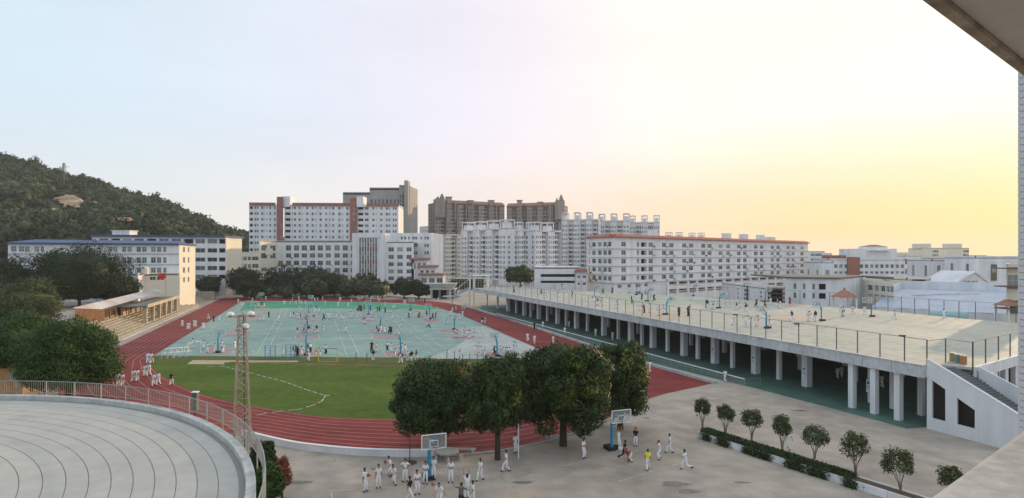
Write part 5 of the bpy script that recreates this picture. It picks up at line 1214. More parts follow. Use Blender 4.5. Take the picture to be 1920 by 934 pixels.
for t0 in (.9, 2.6, 2.9, 5.3, 6.1, 7.0, 9.3, 9.9, 11.1, 11.7, 13.9):
    n2 = 420; a = rs.normal(size=(n2, 3)) * [.28, .12, .22]; cl_.append(np.stack([PB0.x + PD.x * (t0 + a[:, 0]) + PN.x * (a[:, 1] - .12), PB0.y + PD.y * (t0 + a[:, 0]) + PN.y * (a[:, 1] - .12), .32 + a[:, 2]], 1))
P_ = np.concatenate([P_] + cl_); P_[:, 2] = np.maximum(P_[:, 2], .03); nrm_ = rand_dirs(len(P_), rs) + [0, 0, .5]; nrm_ /= np.linalg.norm(nrm_, axis=1)[:, None]
v, f = leaf_quads(P_, nrm_, .085, .6, rs); hd = npmesh('hedge', v, f, M_hedge); tag(hd, 'low green hedge spilling over the white planter wall', 'hedge', kind='stuff')
names8 = ['small young tree at the far end of the planter', 'second young tree along the planter from its far end', 'third young tree along the planter with round crown', 'fourth young tree in the planter, narrow and tall', 'fifth young tree in the planter with wide round crown', 'sixth young tree in the planter with airy crown', 'seventh young tree in the planter, near its bare earth', 'last young tree, its crown just over the balcony rail']
for i, (bx_, by_, x0, x1, yt, yb) in enumerate([(1317, 803, 1302, 1333, 744, 783), (1360, 817, 1343, 1378, 757, 796), (1409, 826, 1392, 1430, 766, 806), (1467, 843, 1449, 1484, 775, 824), (1527, 860, 1502, 1555, 797, 842), (1603, 890, 1579, 1633, 809, 862), (1689, 922, 1655, 1713, 838, 897), (1782, 948, 1758, 1806, 869, 918)]):
    q = Gp(bx_, by_, .5) if i < 7 else Gp(bx_, by_, 0); Y = q.y; rx = (x1 - x0) / 2 * Y / F; zt_, zb_ = Zp(yt, Y), Zp(yb, Y); zc = (zt_ + zb_) / 2; rz = (zt_ - zb_) / 2; cx = Xp((x0 + x1) / 2, Y)
    rs = np.random.RandomState(100 + i); t = thing('young_tree', names8[i], 'tree', (cx, Y, 0), 0, 'young trees in the planter')
    p, nn = crown_pts(np.array([rx, rx, rz]), 46, 44, rs, lump=.36, shell=.78); v, f = leaf_quads(p, nn, .085, .55, rs, .1); v[:, 2] += zc; npmesh('crown', v, f, M_shrub, t)
    b = MB(); x0b = q.x - cx
    for k in range(9):
        a = k * .7 + rs.uniform(0, .3); e = Vector((math.cos(a) * rx * .6, math.sin(a) * rx * .6, zc + rs.uniform(-.4, .55) * rz)); s0 = Vector((x0b + rs.uniform(-.08, .08), 0, .45)); mid = Vector((x0b * .6 + math.cos(a) * .12, math.sin(a) * .1, zb_ * .6 + .3)); b.bar(s0, mid, .05, M_bark2 if 0 else mat('pale_bark', (.20, .17, .13), .9), 5, .035); b.bar(mid, e, .035, mat('pale_bark', (.20, .17, .13)), 5, .015)
    b.build('trunk', None, t)
# potted plants and a bin at the stair foot
gtree(1845, 825, 1826, 1866, 788, 826, 'dark leafy potted plants at the foot of the white stairs', M_darkleaf, leaf=.12, nl=22, per=60, seed=51, trunk=.04, corek=.4, name='potted_plant', cat='plant')
gtree(1876, 836, 1862, 1896, 800, 838, 'dark shrub right of the potted plants by the stair wall', M_darkleaf, leaf=.12, nl=22, per=60, seed=52, trunk=.04, corek=.4, name='shrub', cat='shrub')
b = MB(); q = Gp(1853, 822); b.bar((q.x, q.y, 0), (q.x, q.y, 2.9), .05, M_dmetal, 6); b.box((q.x - .2, q.y, 1.75), (.35, .2, .55), 0, M_bluep); b.box((q.x - .1, q.y, 2.2), (.25, .1, .3), .2, M_bluep); tag(b.build('sign_post'), 'thin post with blue plates beside the potted plants', 'post')

# ------------------------------------------------------------------ hoops
def hoop(loc, rz, lab, m=M_teals, scale=1, group=None, board=M_wpaint, glassy=False, double=False):
    t = thing('basketball_hoop', lab, 'basketball hoop', loc, rz, group); t.scale = (scale,) * 3
    b = MB(); b.box((0, -.35, .16), (.7, 1.1, .32), 0, mat('black_base', (.03, .03, .035), .8)); b.build('base', None, t)
    b = MB(); pts = [Vector((0, 0, .2)), Vector((0, 0, 2.2)), Vector((0, .12, 2.7)), Vector((0, .45, 3.1)), Vector((0, .95, 3.3)), Vector((0, 1.6, 3.35))]; 
    for a, c in zip(pts[:-1], pts[1:]): b.bar(a, c, .22, m, 6)
    b.bar((0, .3, 2.3), (0, 1.6, 3.0), .07, m); b.build('post', None, t)
    b = MB()
    def fr(x0, x1, z0, z1, w_): 
        for A, C in (((x0, z0), (x1, z0)), ((x1, z0), (x1, z1)), ((x1, z1), (x0, z1)), ((x0, z1), (x0, z0))): b.bar((A[0], 1.68, A[1]), (C[0], 1.68, C[1]), w_, M_wpaint)
    fr(-.9, .9, 2.9, 3.95, .07); fr(-.3, .3, 3.05, 3.5, .045); b.build('backboard_frame', None, t)
    b = MB(); b.box((0, 1.66, 3.425), (1.76, .015, 1.0), 0, board); b.build('backboard', None, t)
    b = MB(); rg_ = [Vector((.22 * math.cos(a), 1.95 + .22 * math.sin(a), 3.05)) for a in np.linspace(0, 2 * math.pi, 13)]; b.path(rg_, .03, mat('rim_orange', (.6, .15, .04))); b.bar((0, 1.68, 3.05), (0, 1.74, 3.05), .05, m); b.build('rim', None, t)
    return t
M_board = mat('clear_board', (.45, .52, .52), .3, .1, 1)
if True:
    # clear acrylic for boards
    mm = M_board.node_tree; bb_ = mm.nodes['Principled BSDF']; bb_.inputs['Alpha'].default_value = .25
vrot = math.atan2(HV.y, HV.x) - math.pi / 2
hf = []
FH = [((409, 661), 0, 'first'), ((574, 666), 0, 'second'), ((751, 667), 0, 'third'), ((932, 668), 0, 'fourth'),
      ((446, 621), 1, 'first'), ((576, 623), 1, 'second'), ((713, 622), 1, 'third'), ((852, 619), 1, 'fourth'),
      ((475, 594), 2, 'first'), ((579, 594), 2, 'second'), ((691, 590), 2, 'third'), ((805.5, 598), 2, 'fourth'),
      ((491, 568), 3, 'first'), ((583, 575), 3, 'second'), ((674, 576), 3, 'third'), ((770, 582), 3, 'fourth')]
rown = ['front', 'second', 'third', 'rear']
base_h = hoop(Gp(*FH[0][0]), vrot, 'first basketball hoop from the left in the front row', M_teals, 1, 'hoops on the green sports court', board=M_board)
for (px, py), r_, o_ in FH[1:]:
    dup(base_h, Gp(px, py), vrot + (0 if r_ in (0, 2) else math.pi), '%s basketball hoop from the left in the %s row' % (o_, rown[r_]))
h1 = dup(base_h, (-6.3, 44.6, 0), math.pi + .35, 'blue basketball hoop at the forecourt near the curved wall', 'forecourt hoops', None)
h2 = dup(base_h, (8.74, 51.4, 0), math.pi - .33 + .66, 'blue basketball hoop at the forecourt under the last mango tree', 'forecourt hoops', None)
DH = [(1540, 602, 'beside the pink court end', 0), (1634, 594, 'nearest the rear fence corner', 0), (1437, 616, 'half hidden behind the front fence', 0), (1250, 590, 'with spread arms left of the court middle', 1), (1349, 578, 'with a wide arm near the rear edge', 1), (1194, 553, 'in front of the dormitory left end', 1), (1115, 558, 'before the annex', 1), (1215, 565, 'amid the far group of players', 1), (1300, 555, 'by the dormitory gallery', 1), (1435, 566, 'before the bluish sheds', 1), (1655, 583 + 4, 'at the far right', 0), (1160, 560, 'left of the far group', 1), (1037, 551, 'before the green tree', 1)]
for i, (x, y, lb, k) in enumerate(DH[:10]):
    dup(base_h, Gp(x, y, DZ), math.atan2(DN.y, DN.x) - math.pi / 2 + math.pi * (1 if k == 0 else 0) + .2, 'hoop on the elevated playground ' + lb, 'hoops on the elevated playground', (.88,) * 3)
# white pole, benches, tables
pw = thing('net_pole', 'slim white pole at the forecourt edge beside the second mango tree', 'pole', Gp(972, 860)); b = MB(); b.bar((0, 0, 0), (0, 0, 3.5), .09, M_wpaint, 8); b.build('shaft', None, pw); b = MB(); b.bar((0, 0, 0), (0, 0, .05), .3, M_conc, 8); b.build('base', None, pw)
def bench(px, py, ln, lab, rz):
    t = thing('stone_bench', lab, 'bench', Gp(px, py), rz); b = MB(); b.box((0, 0, .42), (ln, .4, .1)); b.build('seat', M_conc, t)
    for s_ in (-1, 1): b = MB(); b.box((s_ * ln * .36, 0, .18), (.2, .34, .37)); b.build('leg', M_conc, t)
bench(1113, 801, 2.6, 'pale stone bench under the right end of the mango row', .5); bench(1042, 826, 2.0, 'stone bench around the third mango trunk', .3); bench(872, 851, 1.8, 'stone bench behind the near hoop', 0)
tb = thing('stone_table', 'round stone table under the first mango tree behind the hoop', 'table', Gp(838, 862)); b = MB(); b.bar((0, 0, .68), (0, 0, .78), 1.5, M_conc, 16); b.build('table_top', None, tb); b = MB(); b.bar((0, 0, 0), (0, 0, .68), .3, M_conc, 8); b.build('pedestal', None, tb)
for k in range(5):
    a = k * 1.256; b = MB(); b.bar((math.cos(a) * 1.15, math.sin(a) * 1.15, 0), (math.cos(a) * 1.15, math.sin(a) * 1.15, .42), .34, M_conc, 8); o = b.build('stone_stool'); o.location = tb.location; tag(o, 'low round stone stool at the %s of the stone table' % ['right side', 'rear right', 'rear left', 'front left', 'front right'][k], 'stool', 'stools round the stone table')
# thin dead sapling
t = thing('sapling', 'thin bare sapling in a square pit left of the near hoop', 'tree', Gp(768, 868)); b = MB(); b.bar((0, 0, 0), (0.05, 0, 3.2), .07, M_bark, 6, .03); b.bar((0, 0, 2), (-.4, .1, 2.9), .03, M_bark, 4, .01); b.bar((.04, 0, 2.3), (.4, -.1, 3.1), .03, M_bark, 4, .01); b.build('trunk', None, t); b = MB(); b.bar((0, 0, .005), (0, 0, .04), 1.0, mat('soil', (.1, .07, .05)), 10); b.build('soil_pit', None, t)
# ---------- gear on the grass edge
def frame_gear(x0, x1, py, h, lab, m, rungs):
    a, c = Gp(x0, py), Gp(x1, py); t = thing('climbing_ladder', lab, 'climbing frame', a, 0, 'climbing frames'); w_ = (c - a).length
    for k in range(3): b = MB(); b.bar((w_ * k / 2, 0, 0), (w_ * k / 2, 0, h), .1, m, 6); b.build('post', None, t)
    for k in range(rungs): b = MB(); z = h * (k + 1) / rungs - .02; b.bar((0, 0, z), (w_, 0, z), .05, m); b.build('rung', None, t)
frame_gear(497, 516, 672, 2.2, 'blue ladder frame on the grass edge, left of two', M_bluep, 5); frame_gear(536, 555, 675.5, 2.5, 'blue ladder frame on the grass edge, right of two', M_bluep, 5)
a = Gp(597, 678); c = Gp(630, 679); t = thing('goal_frame', 'yellow goal frame at the grass edge by the second hoop', 'goal', a); w_ = (c - a).length
for x in (0, w_): b = MB(); b.bar((x, 0, 0), (x, 0, 2.1), .1, M_yel, 6); b.build('post', None, t)
b = MB(); b.bar((0, 0, 2.1), (w_, 0, 2.1), .08, M_dmetal); b.build('crossbar', None, t); b = MB(); b.bar((0, -.2, .05), (w_, -.2, .05), .08, M_yel); b.build('ground_bar', None, t)
for i, (x, y0, y1) in enumerate([(667.5, 661, 677.6), (688, 661, 677.5), (838, 655, 678), (852, 658, 678), (867.6, 664, 678), (881, 662, 678), (895, 664, 678)]):
    g = Gp(x, y1); b = MB(); b.bar((0, 0, 0), (0, 0, (y1 - y0) * g.y / F), .09, M_dmetal, 6); o = b.build('net_post'); o.location = g
    tag(o, '%s dark net post from the left on the grass edge' % ordw(i), 'post', 'dark posts along the grass edge')
hd0 = None
for i in range(9):
    k = i / 8; g = Gp(309 + 46 * k, 672 - 4 * k - (8 if i % 2 else 0)); 
    lab = '%s white hurdle from the left in the stack by the grass corner' % ordw(i)
    if hd0 is None:
        t = thing('hurdle', lab, 'hurdle', g, 1.1, 'hurdles stored by the grass corner'); hd0 = t
        b = MB(); b.box((0, 0, .92), (1.1, .04, .1), 0, M_wpaint); b.build('crossbar', None, t)
        for s_ in (-1, 1): b = MB(); b.bar((s_ * .5, 0, 0), (s_ * .5, 0, .95), .05, M_wpaint); b.bar((s_ * .5, 0, .03), (s_ * .5, .6, .03), .05, M_wpaint); b.build('leg', None, t)
    else: dup(hd0, g, 1.1 + .05 * i, lab)
gl = thing('small_goal', 'white small goal frame standing behind the hurdles', 'goal', Gp(352, 668)); b = MB(); b.path([Vector((0, 0, 0)), Vector((0, 0, 2.2)), Vector((.6, 3, 2.2)), Vector((.6, 3, 0))], .09, M_wpaint); b.build('goal_frame', None, gl)

# ------------------------------------------------------------------ portico and blue stairs at the far deck end
po = thing('portico', 'concrete portico with a flared roof at the far end of the playground', 'portico'); Yo = 232
x0, x1 = Xp(805, Yo), Xp(853, Yo); zt_ = Zp(543, Yo); b = MB(); b.box(((x0 + x1) / 2, Yo + 4, zt_ + .15), (x1 - x0, 9, .5), 0, M_conc); b.build('roof_slab', None, po); b = MB(); b.hexa([(x0 + .5, Yo + 1, zt_ + .42), (x1 - 1, Yo + 1, zt_ + .42), (x1 - 1, Yo + 7, zt_ + .42), (x0 + .5, Yo + 7, zt_ + .42)], [(x0 - 1, Yo, Zp(532, Yo)), (x1 + .5, Yo, Zp(532, Yo)), (x1 + .5, Yo + 8, Zp(532, Yo)), (x0 - 1, Yo + 8, Zp(532, Yo))], M_conc); b.build('roof', None, po)
for px in (809, 822, 837, 844, 851): b = MB(); b.box((Xp(px, Yo), Yo + (0 if px in (809, 844) else 4), zt_ / 2), (.8, .8, zt_)); b.build('column', M_conc, po)
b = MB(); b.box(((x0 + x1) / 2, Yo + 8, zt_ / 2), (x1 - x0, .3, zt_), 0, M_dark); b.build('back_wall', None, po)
bs = thing('blue_stairs', 'steep pale blue steel stairs at the far end of the playground', 'stairs'); Ys = 203
pA, pB = Vector((Xp(848, Ys), Ys - 1, Zp(556, Ys))), Vector((Xp(881, Ys), Ys, DZ))
M_bst = mat('pale_blue_steel', (.36, .45, .58), .6, .15, 2)
for yy in (0, 3): b = MB(); b.hexa([pA + Vector((0, yy, -.3)), pB + Vector((0, yy, -.6)), pB + Vector((0, yy + .15, -.6)), pA + Vector((0, yy + .15, -.3))], [pA + Vector((0, yy, .3)), pB + Vector((0, yy, .3)), pB + Vector((0, yy + .15, .3)), pA + Vector((0, yy + .15, .3))], M_bst); b.path([pA + Vector((0, yy, 1.3)), pB + Vector((0, yy, 3.2)), pB + Vector((0, yy, 1.0))], .14, M_wpaint); b.build('stringer', None, bs)
for k in range(14): p = pA.lerp(pB, k / 13); b = MB(); b.box((p.x, p.y + 1.5, p.z), (.5, 3, .08)); b.build('step', M_bst, bs)
b = MB(); b.box((pA.x - .3, Ys + .5, pA.z), (6, 4, .25), 0, M_bst); b.box((pA.x, Ys, pA.z / 2), (.3, .3, pA.z), 0, M_conc); b.build('landing', None, bs)
# columns and canopy at the stair head
cp = thing('stair_canopy', 'white flat canopy over the stair head of the playground', 'canopy'); b = MB(); xA, xB = Xp(880, 203), Xp(918, 203)
b.box(((xA + xB) / 2, 204, DZ + 4.2), (xB - xA, 4, .22), 0, M_wpaint); b.build('roof', None, cp)
for px in (881, 889, 914): b = MB(); b.box((Xp(px, 203), 203, (DZ + 4) / 2), (.5, .5, DZ + 4)); b.build('column', M_white2, cp)
# low white walls behind the court
b = MB(); wallseg(b, Gp(405, 560), Gp(470, 556.5), .4, 0, .9, M_white); wallseg(b, Gp(470, 556.5), Gp(525, 555), .4, 0, .7, M_white); tag(b.build('boundary_wall'), 'low white wall behind the far left bend of the track', 'wall')
b = MB(); wallseg(b, Gp(725, 557), Gp(815, 563), .4, 0, .6, M_conc); tag(b.build('boundary_wall'), 'low pale wall behind the far right bend of the track', 'wall')

# ------------------------------------------------------------------ people
def joints(p):
    lean = p.get('lean', 0); J = {}; pz = .93 - p.get('crouch', 0); cy, cz = -math.sin(lean), math.cos(lean)
    J['pelvis'] = Vector((0, 0, pz)); J['spine'] = J['pelvis'] + Vector((0, cy * .2, cz * .2)); J['chest'] = J['pelvis'] + Vector((0, cy * .42, cz * .42)); J['neck'] = J['pelvis'] + Vector((0, cy * .55, cz * .55))
    hl = lean * .5; J['head'] = J['neck'] + Vector((0, -math.sin(hl) * .1 - .01, math.cos(hl) * .1)); J['crown'] = J['neck'] + Vector((0, -math.sin(hl) * .22, math.cos(hl) * .215))
    for s_, sd_ in (('l', 1), ('r', -1)):
        J['sh' + s_] = J['chest'] + Vector((sd_ * .17, cy * .06, cz * .06)); a = p['arm' + s_]      # (out, fwd, down) for upper and lower
        J['el' + s_] = J['sh' + s_] + Vector((sd_ * a[0][0], -a[0][1], -a[0][2])).normalized() * .28; J['wr' + s_] = J['el' + s_] + Vector((sd_ * a[1][0], -a[1][1], -a[1][2])).normalized() * .25
        J['ha' + s_] = J['wr' + s_] + Vector((sd_ * a[1][0], -a[1][1], -a[1][2])).normalized() * .08
        f_ = p['foot' + s_]; hip = J['pelvis'] + Vector((sd_ * .09, 0, -.04)); J['hi' + s_] = hip; an = Vector((sd_ * f_[0], -f_[1], f_[2] + .07)); d_ = an - hip; ln = d_.length; hh_ = math.sqrt(max(.0005, .43 ** 2 - (min(ln, .859) / 2) ** 2)); fw = Vector((0, -1, 0)); fw = (fw - d_.normalized() * fw.dot(d_.normalized())).normalized()
        J['kn' + s_] = hip + d_ * .5 + fw * hh_; J['an' + s_] = an; J['to' + s_] = an + Vector((sd_ * .02, -.15, -.035 - (.06 if f_[2] > .05 else 0)))
    return J
DN_ = ((.15, .0, 1), (.08, .25, 1))
POSE = {
 'standing': dict(arml=DN_, armr=DN_, footl=(.11, 0, 0), footr=(.13, .03, 0)),
 'standing with folded arms': dict(arml=((.25, .1, 1), (-.9, .6, .1)), armr=((.25, .1, 1), (-.9, .6, .05)), footl=(.13, .02, 0), footr=(.15, 0, 0)),
 'walking': dict(arml=((.12, .35, 1), (.05, .7, 1)), armr=((.12, -.4, 1), (.05, -.1, 1)), footl=(.08, -.28, .04), footr=(.08, .30, 0), crouch=.03, lean=.05),
 'running': dict(arml=((.15, .7, .7), (-.1, 1, -.4)), armr=((.15, -.8, .7), (.0, .4, .9)), footl=(.07, -.5, .25), footr=(.08, .32, 0), crouch=.08, lean=.22),
 'dribbling': dict(arml=((.6, .3, .8), (.7, .5, .6)), armr=((.3, .2, 1), (.1, .8, .5)), footl=(.22, .15, 0), footr=(.2, -.2, 0), crouch=.13, lean=.45),
 'shooting': dict(arml=((.2, .5, -.9), (-.1, .2, -1)), armr=((.2, .5, -.9), (-.1, .25, -1)), footl=(.12, .05, 0), footr=(.12, 0, 0), lean=-.04),
 'with hands on hips': dict(arml=((.8, -.1, .7), (-.8, .1, .6)), armr=((.8, -.1, .7), (-.8, .1, .6)), footl=(.14, 0, 0), footr=(.16, .05, 0)),
 'guarding with arms out': dict(arml=((1, .2, .25), (.8, .4, -.2)), armr=((1, .2, .4), (.8, .3, 0)), footl=(.3, .05, 0), footr=(.28, -.08, 0), crouch=.12, lean=.2),
 'bending over the ball': dict(arml=((.1, .3, 1), (0, .3, 1)), armr=((.15, .4, 1), (0, .2, 1)), footl=(.25, .1, 0), footr=(.22, -.2, 0), crouch=.16, lean=1.2),
 'holding a ball': dict(arml=((.2, .3, 1), (.1, 1, -.1)), armr=DN_, footl=(.12, .02, 0), footr=(.12, 0, 0)),
}
RAD = {'pelvis': (.145, .115), 'spine': (.14, .10), 'chest': (.155, .11), 'neck': (.058, .058), 'head': (.082, .095), 'crown': (.072, .082), 'sh': (.07, .07), 'el': (.052, .052), 'wr': (.032, .032), 'ha': (.034, .022), 'hi': (.095, .1), 'kn': (.078, .078), 'an': (.062, .062), 'to': (.042, .032)}
M_skin = mat('skin', (.38, .23, .16), .6); M_hair = mat('black_hair', (.012, .011, .012), .6); M_shoe = mat('dark_shoes', (.035, .035, .04), .7)
M_uni = mat('white_uniform', (.78, .79, .81), .85, .06, .3); M_kk = mat('black_shirt', (.018, .018, .024), .85); M_rd = mat('red_shirt', (.55, .03, .04), .85); M_yl = mat('yellow_shirt', (.80, .72, .05), .85); M_gy = mat('grey_shirt', (.12, .13, .12), .85)
def body(pose, near):
    J = joints(POSE[pose]); names = list(J); idx = {k: i for i, k in enumerate(names)}; vs = [J[k] for k in names]; rr = [RAD.get(k, RAD.get(k[:2])) for k in names]
    E = [('pelvis', 'spine'), ('spine', 'chest'), ('chest', 'neck'), ('neck', 'head'), ('head', 'crown')]
    for s_ in 'lr': E += [('chest', 'sh' + s_), ('sh' + s_, 'el' + s_), ('el' + s_, 'wr' + s_), ('wr' + s_, 'ha' + s_), ('pelvis', 'hi' + s_), ('hi' + s_, 'kn' + s_), ('kn' + s_, 'an' + s_), ('an' + s_, 'to' + s_)]
    ed = [(idx[a], idx[b_]) for a, b_ in E]; fing = []
    if near:
        for s_, sd_ in (('l', 1), ('r', -1)):
            h = J['ha' + s_]; d_ = (J['ha' + s_] - J['wr' + s_]).normalized(); sx = d_.cross(Vector((0, 1, 0)) if abs(d_.y) < .9 else Vector((1, 0, 0))).normalized()
            for k, (o_, ln) in enumerate(((-.026, .05), (-.009, .06), (.009, .057), (.026, .045))):
                i0 = len(vs); cur = Vector((0, -1, 0)) * .35; vs += [h + d_ * .02 + sx * o_, h + d_ * (.02 + ln * .55) + sx * o_ * 1.15, h + d_ * (.02 + ln) + cur * ln * .5 + sx * o_ * 1.2]; rr += [(.01, .01), (.0095, .0095), (.008, .008)]; ed += [(idx['ha' + s_], i0), (i0, i0 + 1), (i0 + 1, i0 + 2)]
            i0 = len(vs); vs += [h - d_ * .02 - sx * .035, h + d_ * .02 - sx * .055]; rr += [(.012, .012), (.009, .009)]; ed += [(idx['ha' + s_], i0), (i0, i0 + 1)]
    me = bpy.data.meshes.new('b'); me.from_pydata(vs, ed, []); o = bpy.data.objects.new('b', me); COL.objects.link(o)
    bpy.context.view_layer.objects.active = o
    sk_ = o.modifiers.new('s', 'SKIN'); sk_.use_smooth_shade = True
    lay = me.skin_vertices[0].data if me.skin_vertices else None
    if lay is None:
        bm = bmesh.new(); bm.from_mesh(me); bm.verts.layers.skin.verify(); bm.to_mesh(me); bm.free(); lay = me.skin_vertices[0].data
    for i, r_ in enumerate(rr): lay[i].radius = r_; lay[i].use_root = (i == 0)
    if near: ss = o.modifiers.new('u', 'SUBSURF'); ss.levels = 1; ss.render_levels = 1
    dg = bpy.context.evaluated_depsgraph_get(); ev = o.evaluated_get(dg); m2 = bpy.data.meshes.new_from_object(ev); bpy.data.objects.remove(o)
    segs = [(J[a], J[b_], a, b_) for a, b_ in E]; reg = {'pelvis': 2, 'spine': 2, 'chest': 2, 'neck': 0, 'head': 0}
    m2.materials.clear()
    for m_ in (M_skin, M_hair, M_uni, M_uni, M_shoe): m2.materials.append(m_)
    for pl_ in m2.polygons:
        c = pl_.center; best = None
        for a, b_, na, nb2 in segs:
            d_ = b_ - a; t_ = max(0, min(1, (c - a).dot(d_) / d_.length_squared)); q = (c - a - d_ * t_).length
            if best is None or q < best[0]: best = (q, na, nb2, t_)
        _, na, nb2, t_ = best; k = 2
        if nb2 in ('head', 'crown') : k = 0 if (nb2 == 'head' and t_ < .6) or (c.y < J['head'].y - .03 and c.z < J['crown'].z - .02) else 1
        elif na == 'chest' and nb2 == 'neck' and t_ > .75: k = 0
        elif na[:2] == 'sh': k = 2 if t_ < .85 else 0
        elif na[:2] in ('el', 'wr'): k = 0
        elif na[:2] in ('hi', 'kn') or nb2[:2] == 'hi' or (na == 'pelvis' and c.z < J['pelvis'].z - .02): k = 3
        elif na[:2] == 'an': k = 4
        pl_.material_index = k; pl_.use_smooth = True
    return m2
_B = {}
OUT = {'w': (M_uni, M_uni), 'k': (M_kk, M_uni), 'K': (M_kk, M_kk), 'r': (M_rd, M_kk), 'R': (M_rd, M_uni), 'y': (M_yl, M_uni), 'g': (M_gy, M_kk), 'x': (M_uni, M_kk)}
def pmesh(pose, outfit, near):
    k0 = (pose, near)
    if k0 not in _B: _B[k0] = body(pose, near)
    k1 = (pose, outfit, near)
    if k1 not in _B:
        m_ = _B[k0].copy(); m_.materials[2] = OUT[outfit][0]; m_.materials[3] = OUT[outfit][1]; _B[k1] = m_
    return _B[k1]
def person(loc, rz, pose, outfit, label, near=False, h=1.0, group=None):
    o = link('person', pmesh(pose, outfit, near)); o.location = loc; o.rotation_euler = (0, 0, rz); o.scale = (h, h, h); tag(o, label, 'person', group)
    if near:      # hair cap and shoes as parts
        J = joints(POSE[pose]); b = MB(); c = J['crown'] + (J['head'] - J['crown']) * .35 + Vector((0, .012, 0)); bm = bmesh.new(); bmesh.ops.create_icosphere(bm, subdivisions=2, radius=1)
        vv = [(v.co.x * .092 + c.x, v.co.y * .105 + c.y, v.co.z * .1 + c.z + .012) for v in bm.verts]; 
        ff = [tuple(x.index for x in f_.verts) for f_ in bm.faces if not (f_.calc_center_median().y < -.25 and f_.calc_center_median().z < .25) and f_.calc_center_median().z > -.7]; bm.free(); b.v = vv; b.f = ff; b.m = [0] * len(ff); b.build('hair', M_hair, o, True)
        b = MB(); c = J['head']; b.bar(c + Vector((0, -.088, .035)), c + Vector((0, -.105, .0)), .018, M_skin, 5); b.build('nose', None, o)
        for s_ in 'lr':
            b = MB(); a_ = J['an' + s_]; t_ = J['to' + s_]; b.hexa([(a_.x - .045, a_.y + .06, t_.z - .035), (a_.x + .045, a_.y + .06, t_.z - .035), (t_.x + .04, t_.y - .03, t_.z - .035), (t_.x - .04, t_.y - .03, t_.z - .035)], [(a_.x - .04, a_.y + .05, a_.z + .01), (a_.x + .04, a_.y + .05, a_.z + .01), (t_.x + .035, t_.y - .01, t_.z + .03), (t_.x - .035, t_.y - .01, t_.z + .03)]); b.build('shoe', M_shoe, o)
    return o
def ball(p, lab, r_=.125):
    bm = bmesh.new(); bmesh.ops.create_uvsphere(bm, u_segments=14, v_segments=9, radius=r_); me = bpy.data.meshes.new('ball'); bm.to_mesh(me); bm.free(); me.materials.append(mat('ball_orange', (.33, .13, .06), .7, .3, .05))
    for pl_ in me.polygons: pl_.use_smooth = True
    o = link('basketball', me); o.location = p; tag(o, lab, 'basketball', 'basketballs'); return o
face = lambda deg: R(deg)       # 0 faces the camera, 90 faces right
FG = [(684, 922, 60, 'holding a ball', 'w', 'boy in white at the left of the group holding a ball'),
 (710, 914.6, 10, 'standing', 'w', 'boy in white standing second from left, facing the camera'),
 (735, 892, -60, 'dribbling', 'w', 'boy in white leaning left over a bouncing ball behind the group'),
 (741, 907.6, -30, 'dribbling', 'w', 'boy in white crouching with a low ball near the left of the group'),
 (760, 902.7, 0, 'with hands on hips', 'w', 'boy in white with elbows out behind the near hoop players'),
 (768, 939, 80, 'walking', 'k', 'boy in black shirt and white trousers cut off by the bottom edge'),
 (782, 927, 30, 'standing with folded arms', 'w', 'boy in white with folded arms next to the black-shirted boy'),
 (798, 907, 0, 'standing with folded arms', 'w', 'boy in white standing legs apart below the hoop post'),
 (813, 899, 0, 'holding a ball', 'w', 'boy in white just right of the blue hoop post'),
 (825, 945, -10, 'dribbling', 'w', 'boy in white facing the camera with a ball, bottom centre'),
 (845.6, 904.7, 0, 'standing with folded arms', 'w', 'boy in white standing alone right of the near hoop'),
 (864, 951, 160, 'guarding with arms out', 'g', 'boy in dark grey shirt at the bottom edge reaching sideways'),
 (876, 934, -150, 'shooting', 'w', 'tall boy in white stretching up behind the dark grey shirt'),
 (887, 947, -60, 'walking', 'w', 'boy in white at the bottom edge at the right of the shooters'),
 (901, 900.7, -40, 'walking', 'w', 'boy in white strolling left beyond the shooters'),
 (949.5, 884, -70, 'walking', 'w', 'boy in white striding left in front of the white pole'),
 (966, 849, 30, 'holding a ball', 'w', 'boy in white half hidden behind the white pole'),
 (1094, 859.5, 50, 'standing with folded arms', 'w', 'boy in white watching alone left of the far forecourt hoop'),
 (1160, 841, 40, 'shooting', 'w', 'boy in white raising a hand beside the blue hoop post'),
 (1170, 861.5, 100, 'running', 'K', 'player in full black kit moving below the forecourt hoop'),
 (1182.6, 865, -50, 'bending over the ball', 'R', 'player in red shirt bending low over the ball'),
 (1192, 836.6, -20, 'standing', 'k', 'player in black shirt and white trousers under the backboard'),
 (1214.8, 881, 170, 'walking', 'y', 'player in bright yellow shirt seen from behind'),
 (1237.6, 860.5, -100, 'guarding with arms out', 'w', 'defender in white with arms spread right of the yellow shirt'),
 (1256, 849, -80, 'walking', 'w', 'player in white stepping left behind the defender'),
 (1286.5, 881, -100, 'running', 'w', 'player in white running in at the right of the game'),
 (1479, 842, 0, 'walking', 'w', 'person in pale clothes behind the fourth young tree')]
for x, y, dg_, ps, of, lb in FG: person(Gp(x, y), face(dg_), ps, of, lb, True, 1.0 * (.97 + .05 * rnd.random()), 'students on the forecourt')
def at_h(px, py_feet, py): g = Gp(px, py_feet); return Vector((g.x, g.y, Zp(py, g.y)))
ball(at_h(691, 921, 891), 'ball held by the leftmost boy in white'); ball(at_h(722, 890, 866), 'ball bouncing left of the leaning boy'); ball(at_h(731, 907, 891.5), 'ball held low by the crouching boy'); ball(at_h(811.6, 944, 908), 'ball of the boy at bottom centre'); ball(Vector(Gp(1179.5, 866)) + Vector((0, 0, .13)), 'ball on the ground before the bending red shirt'); ball(at_h(1165, 841, 807), 'ball raised beside the blue hoop post')
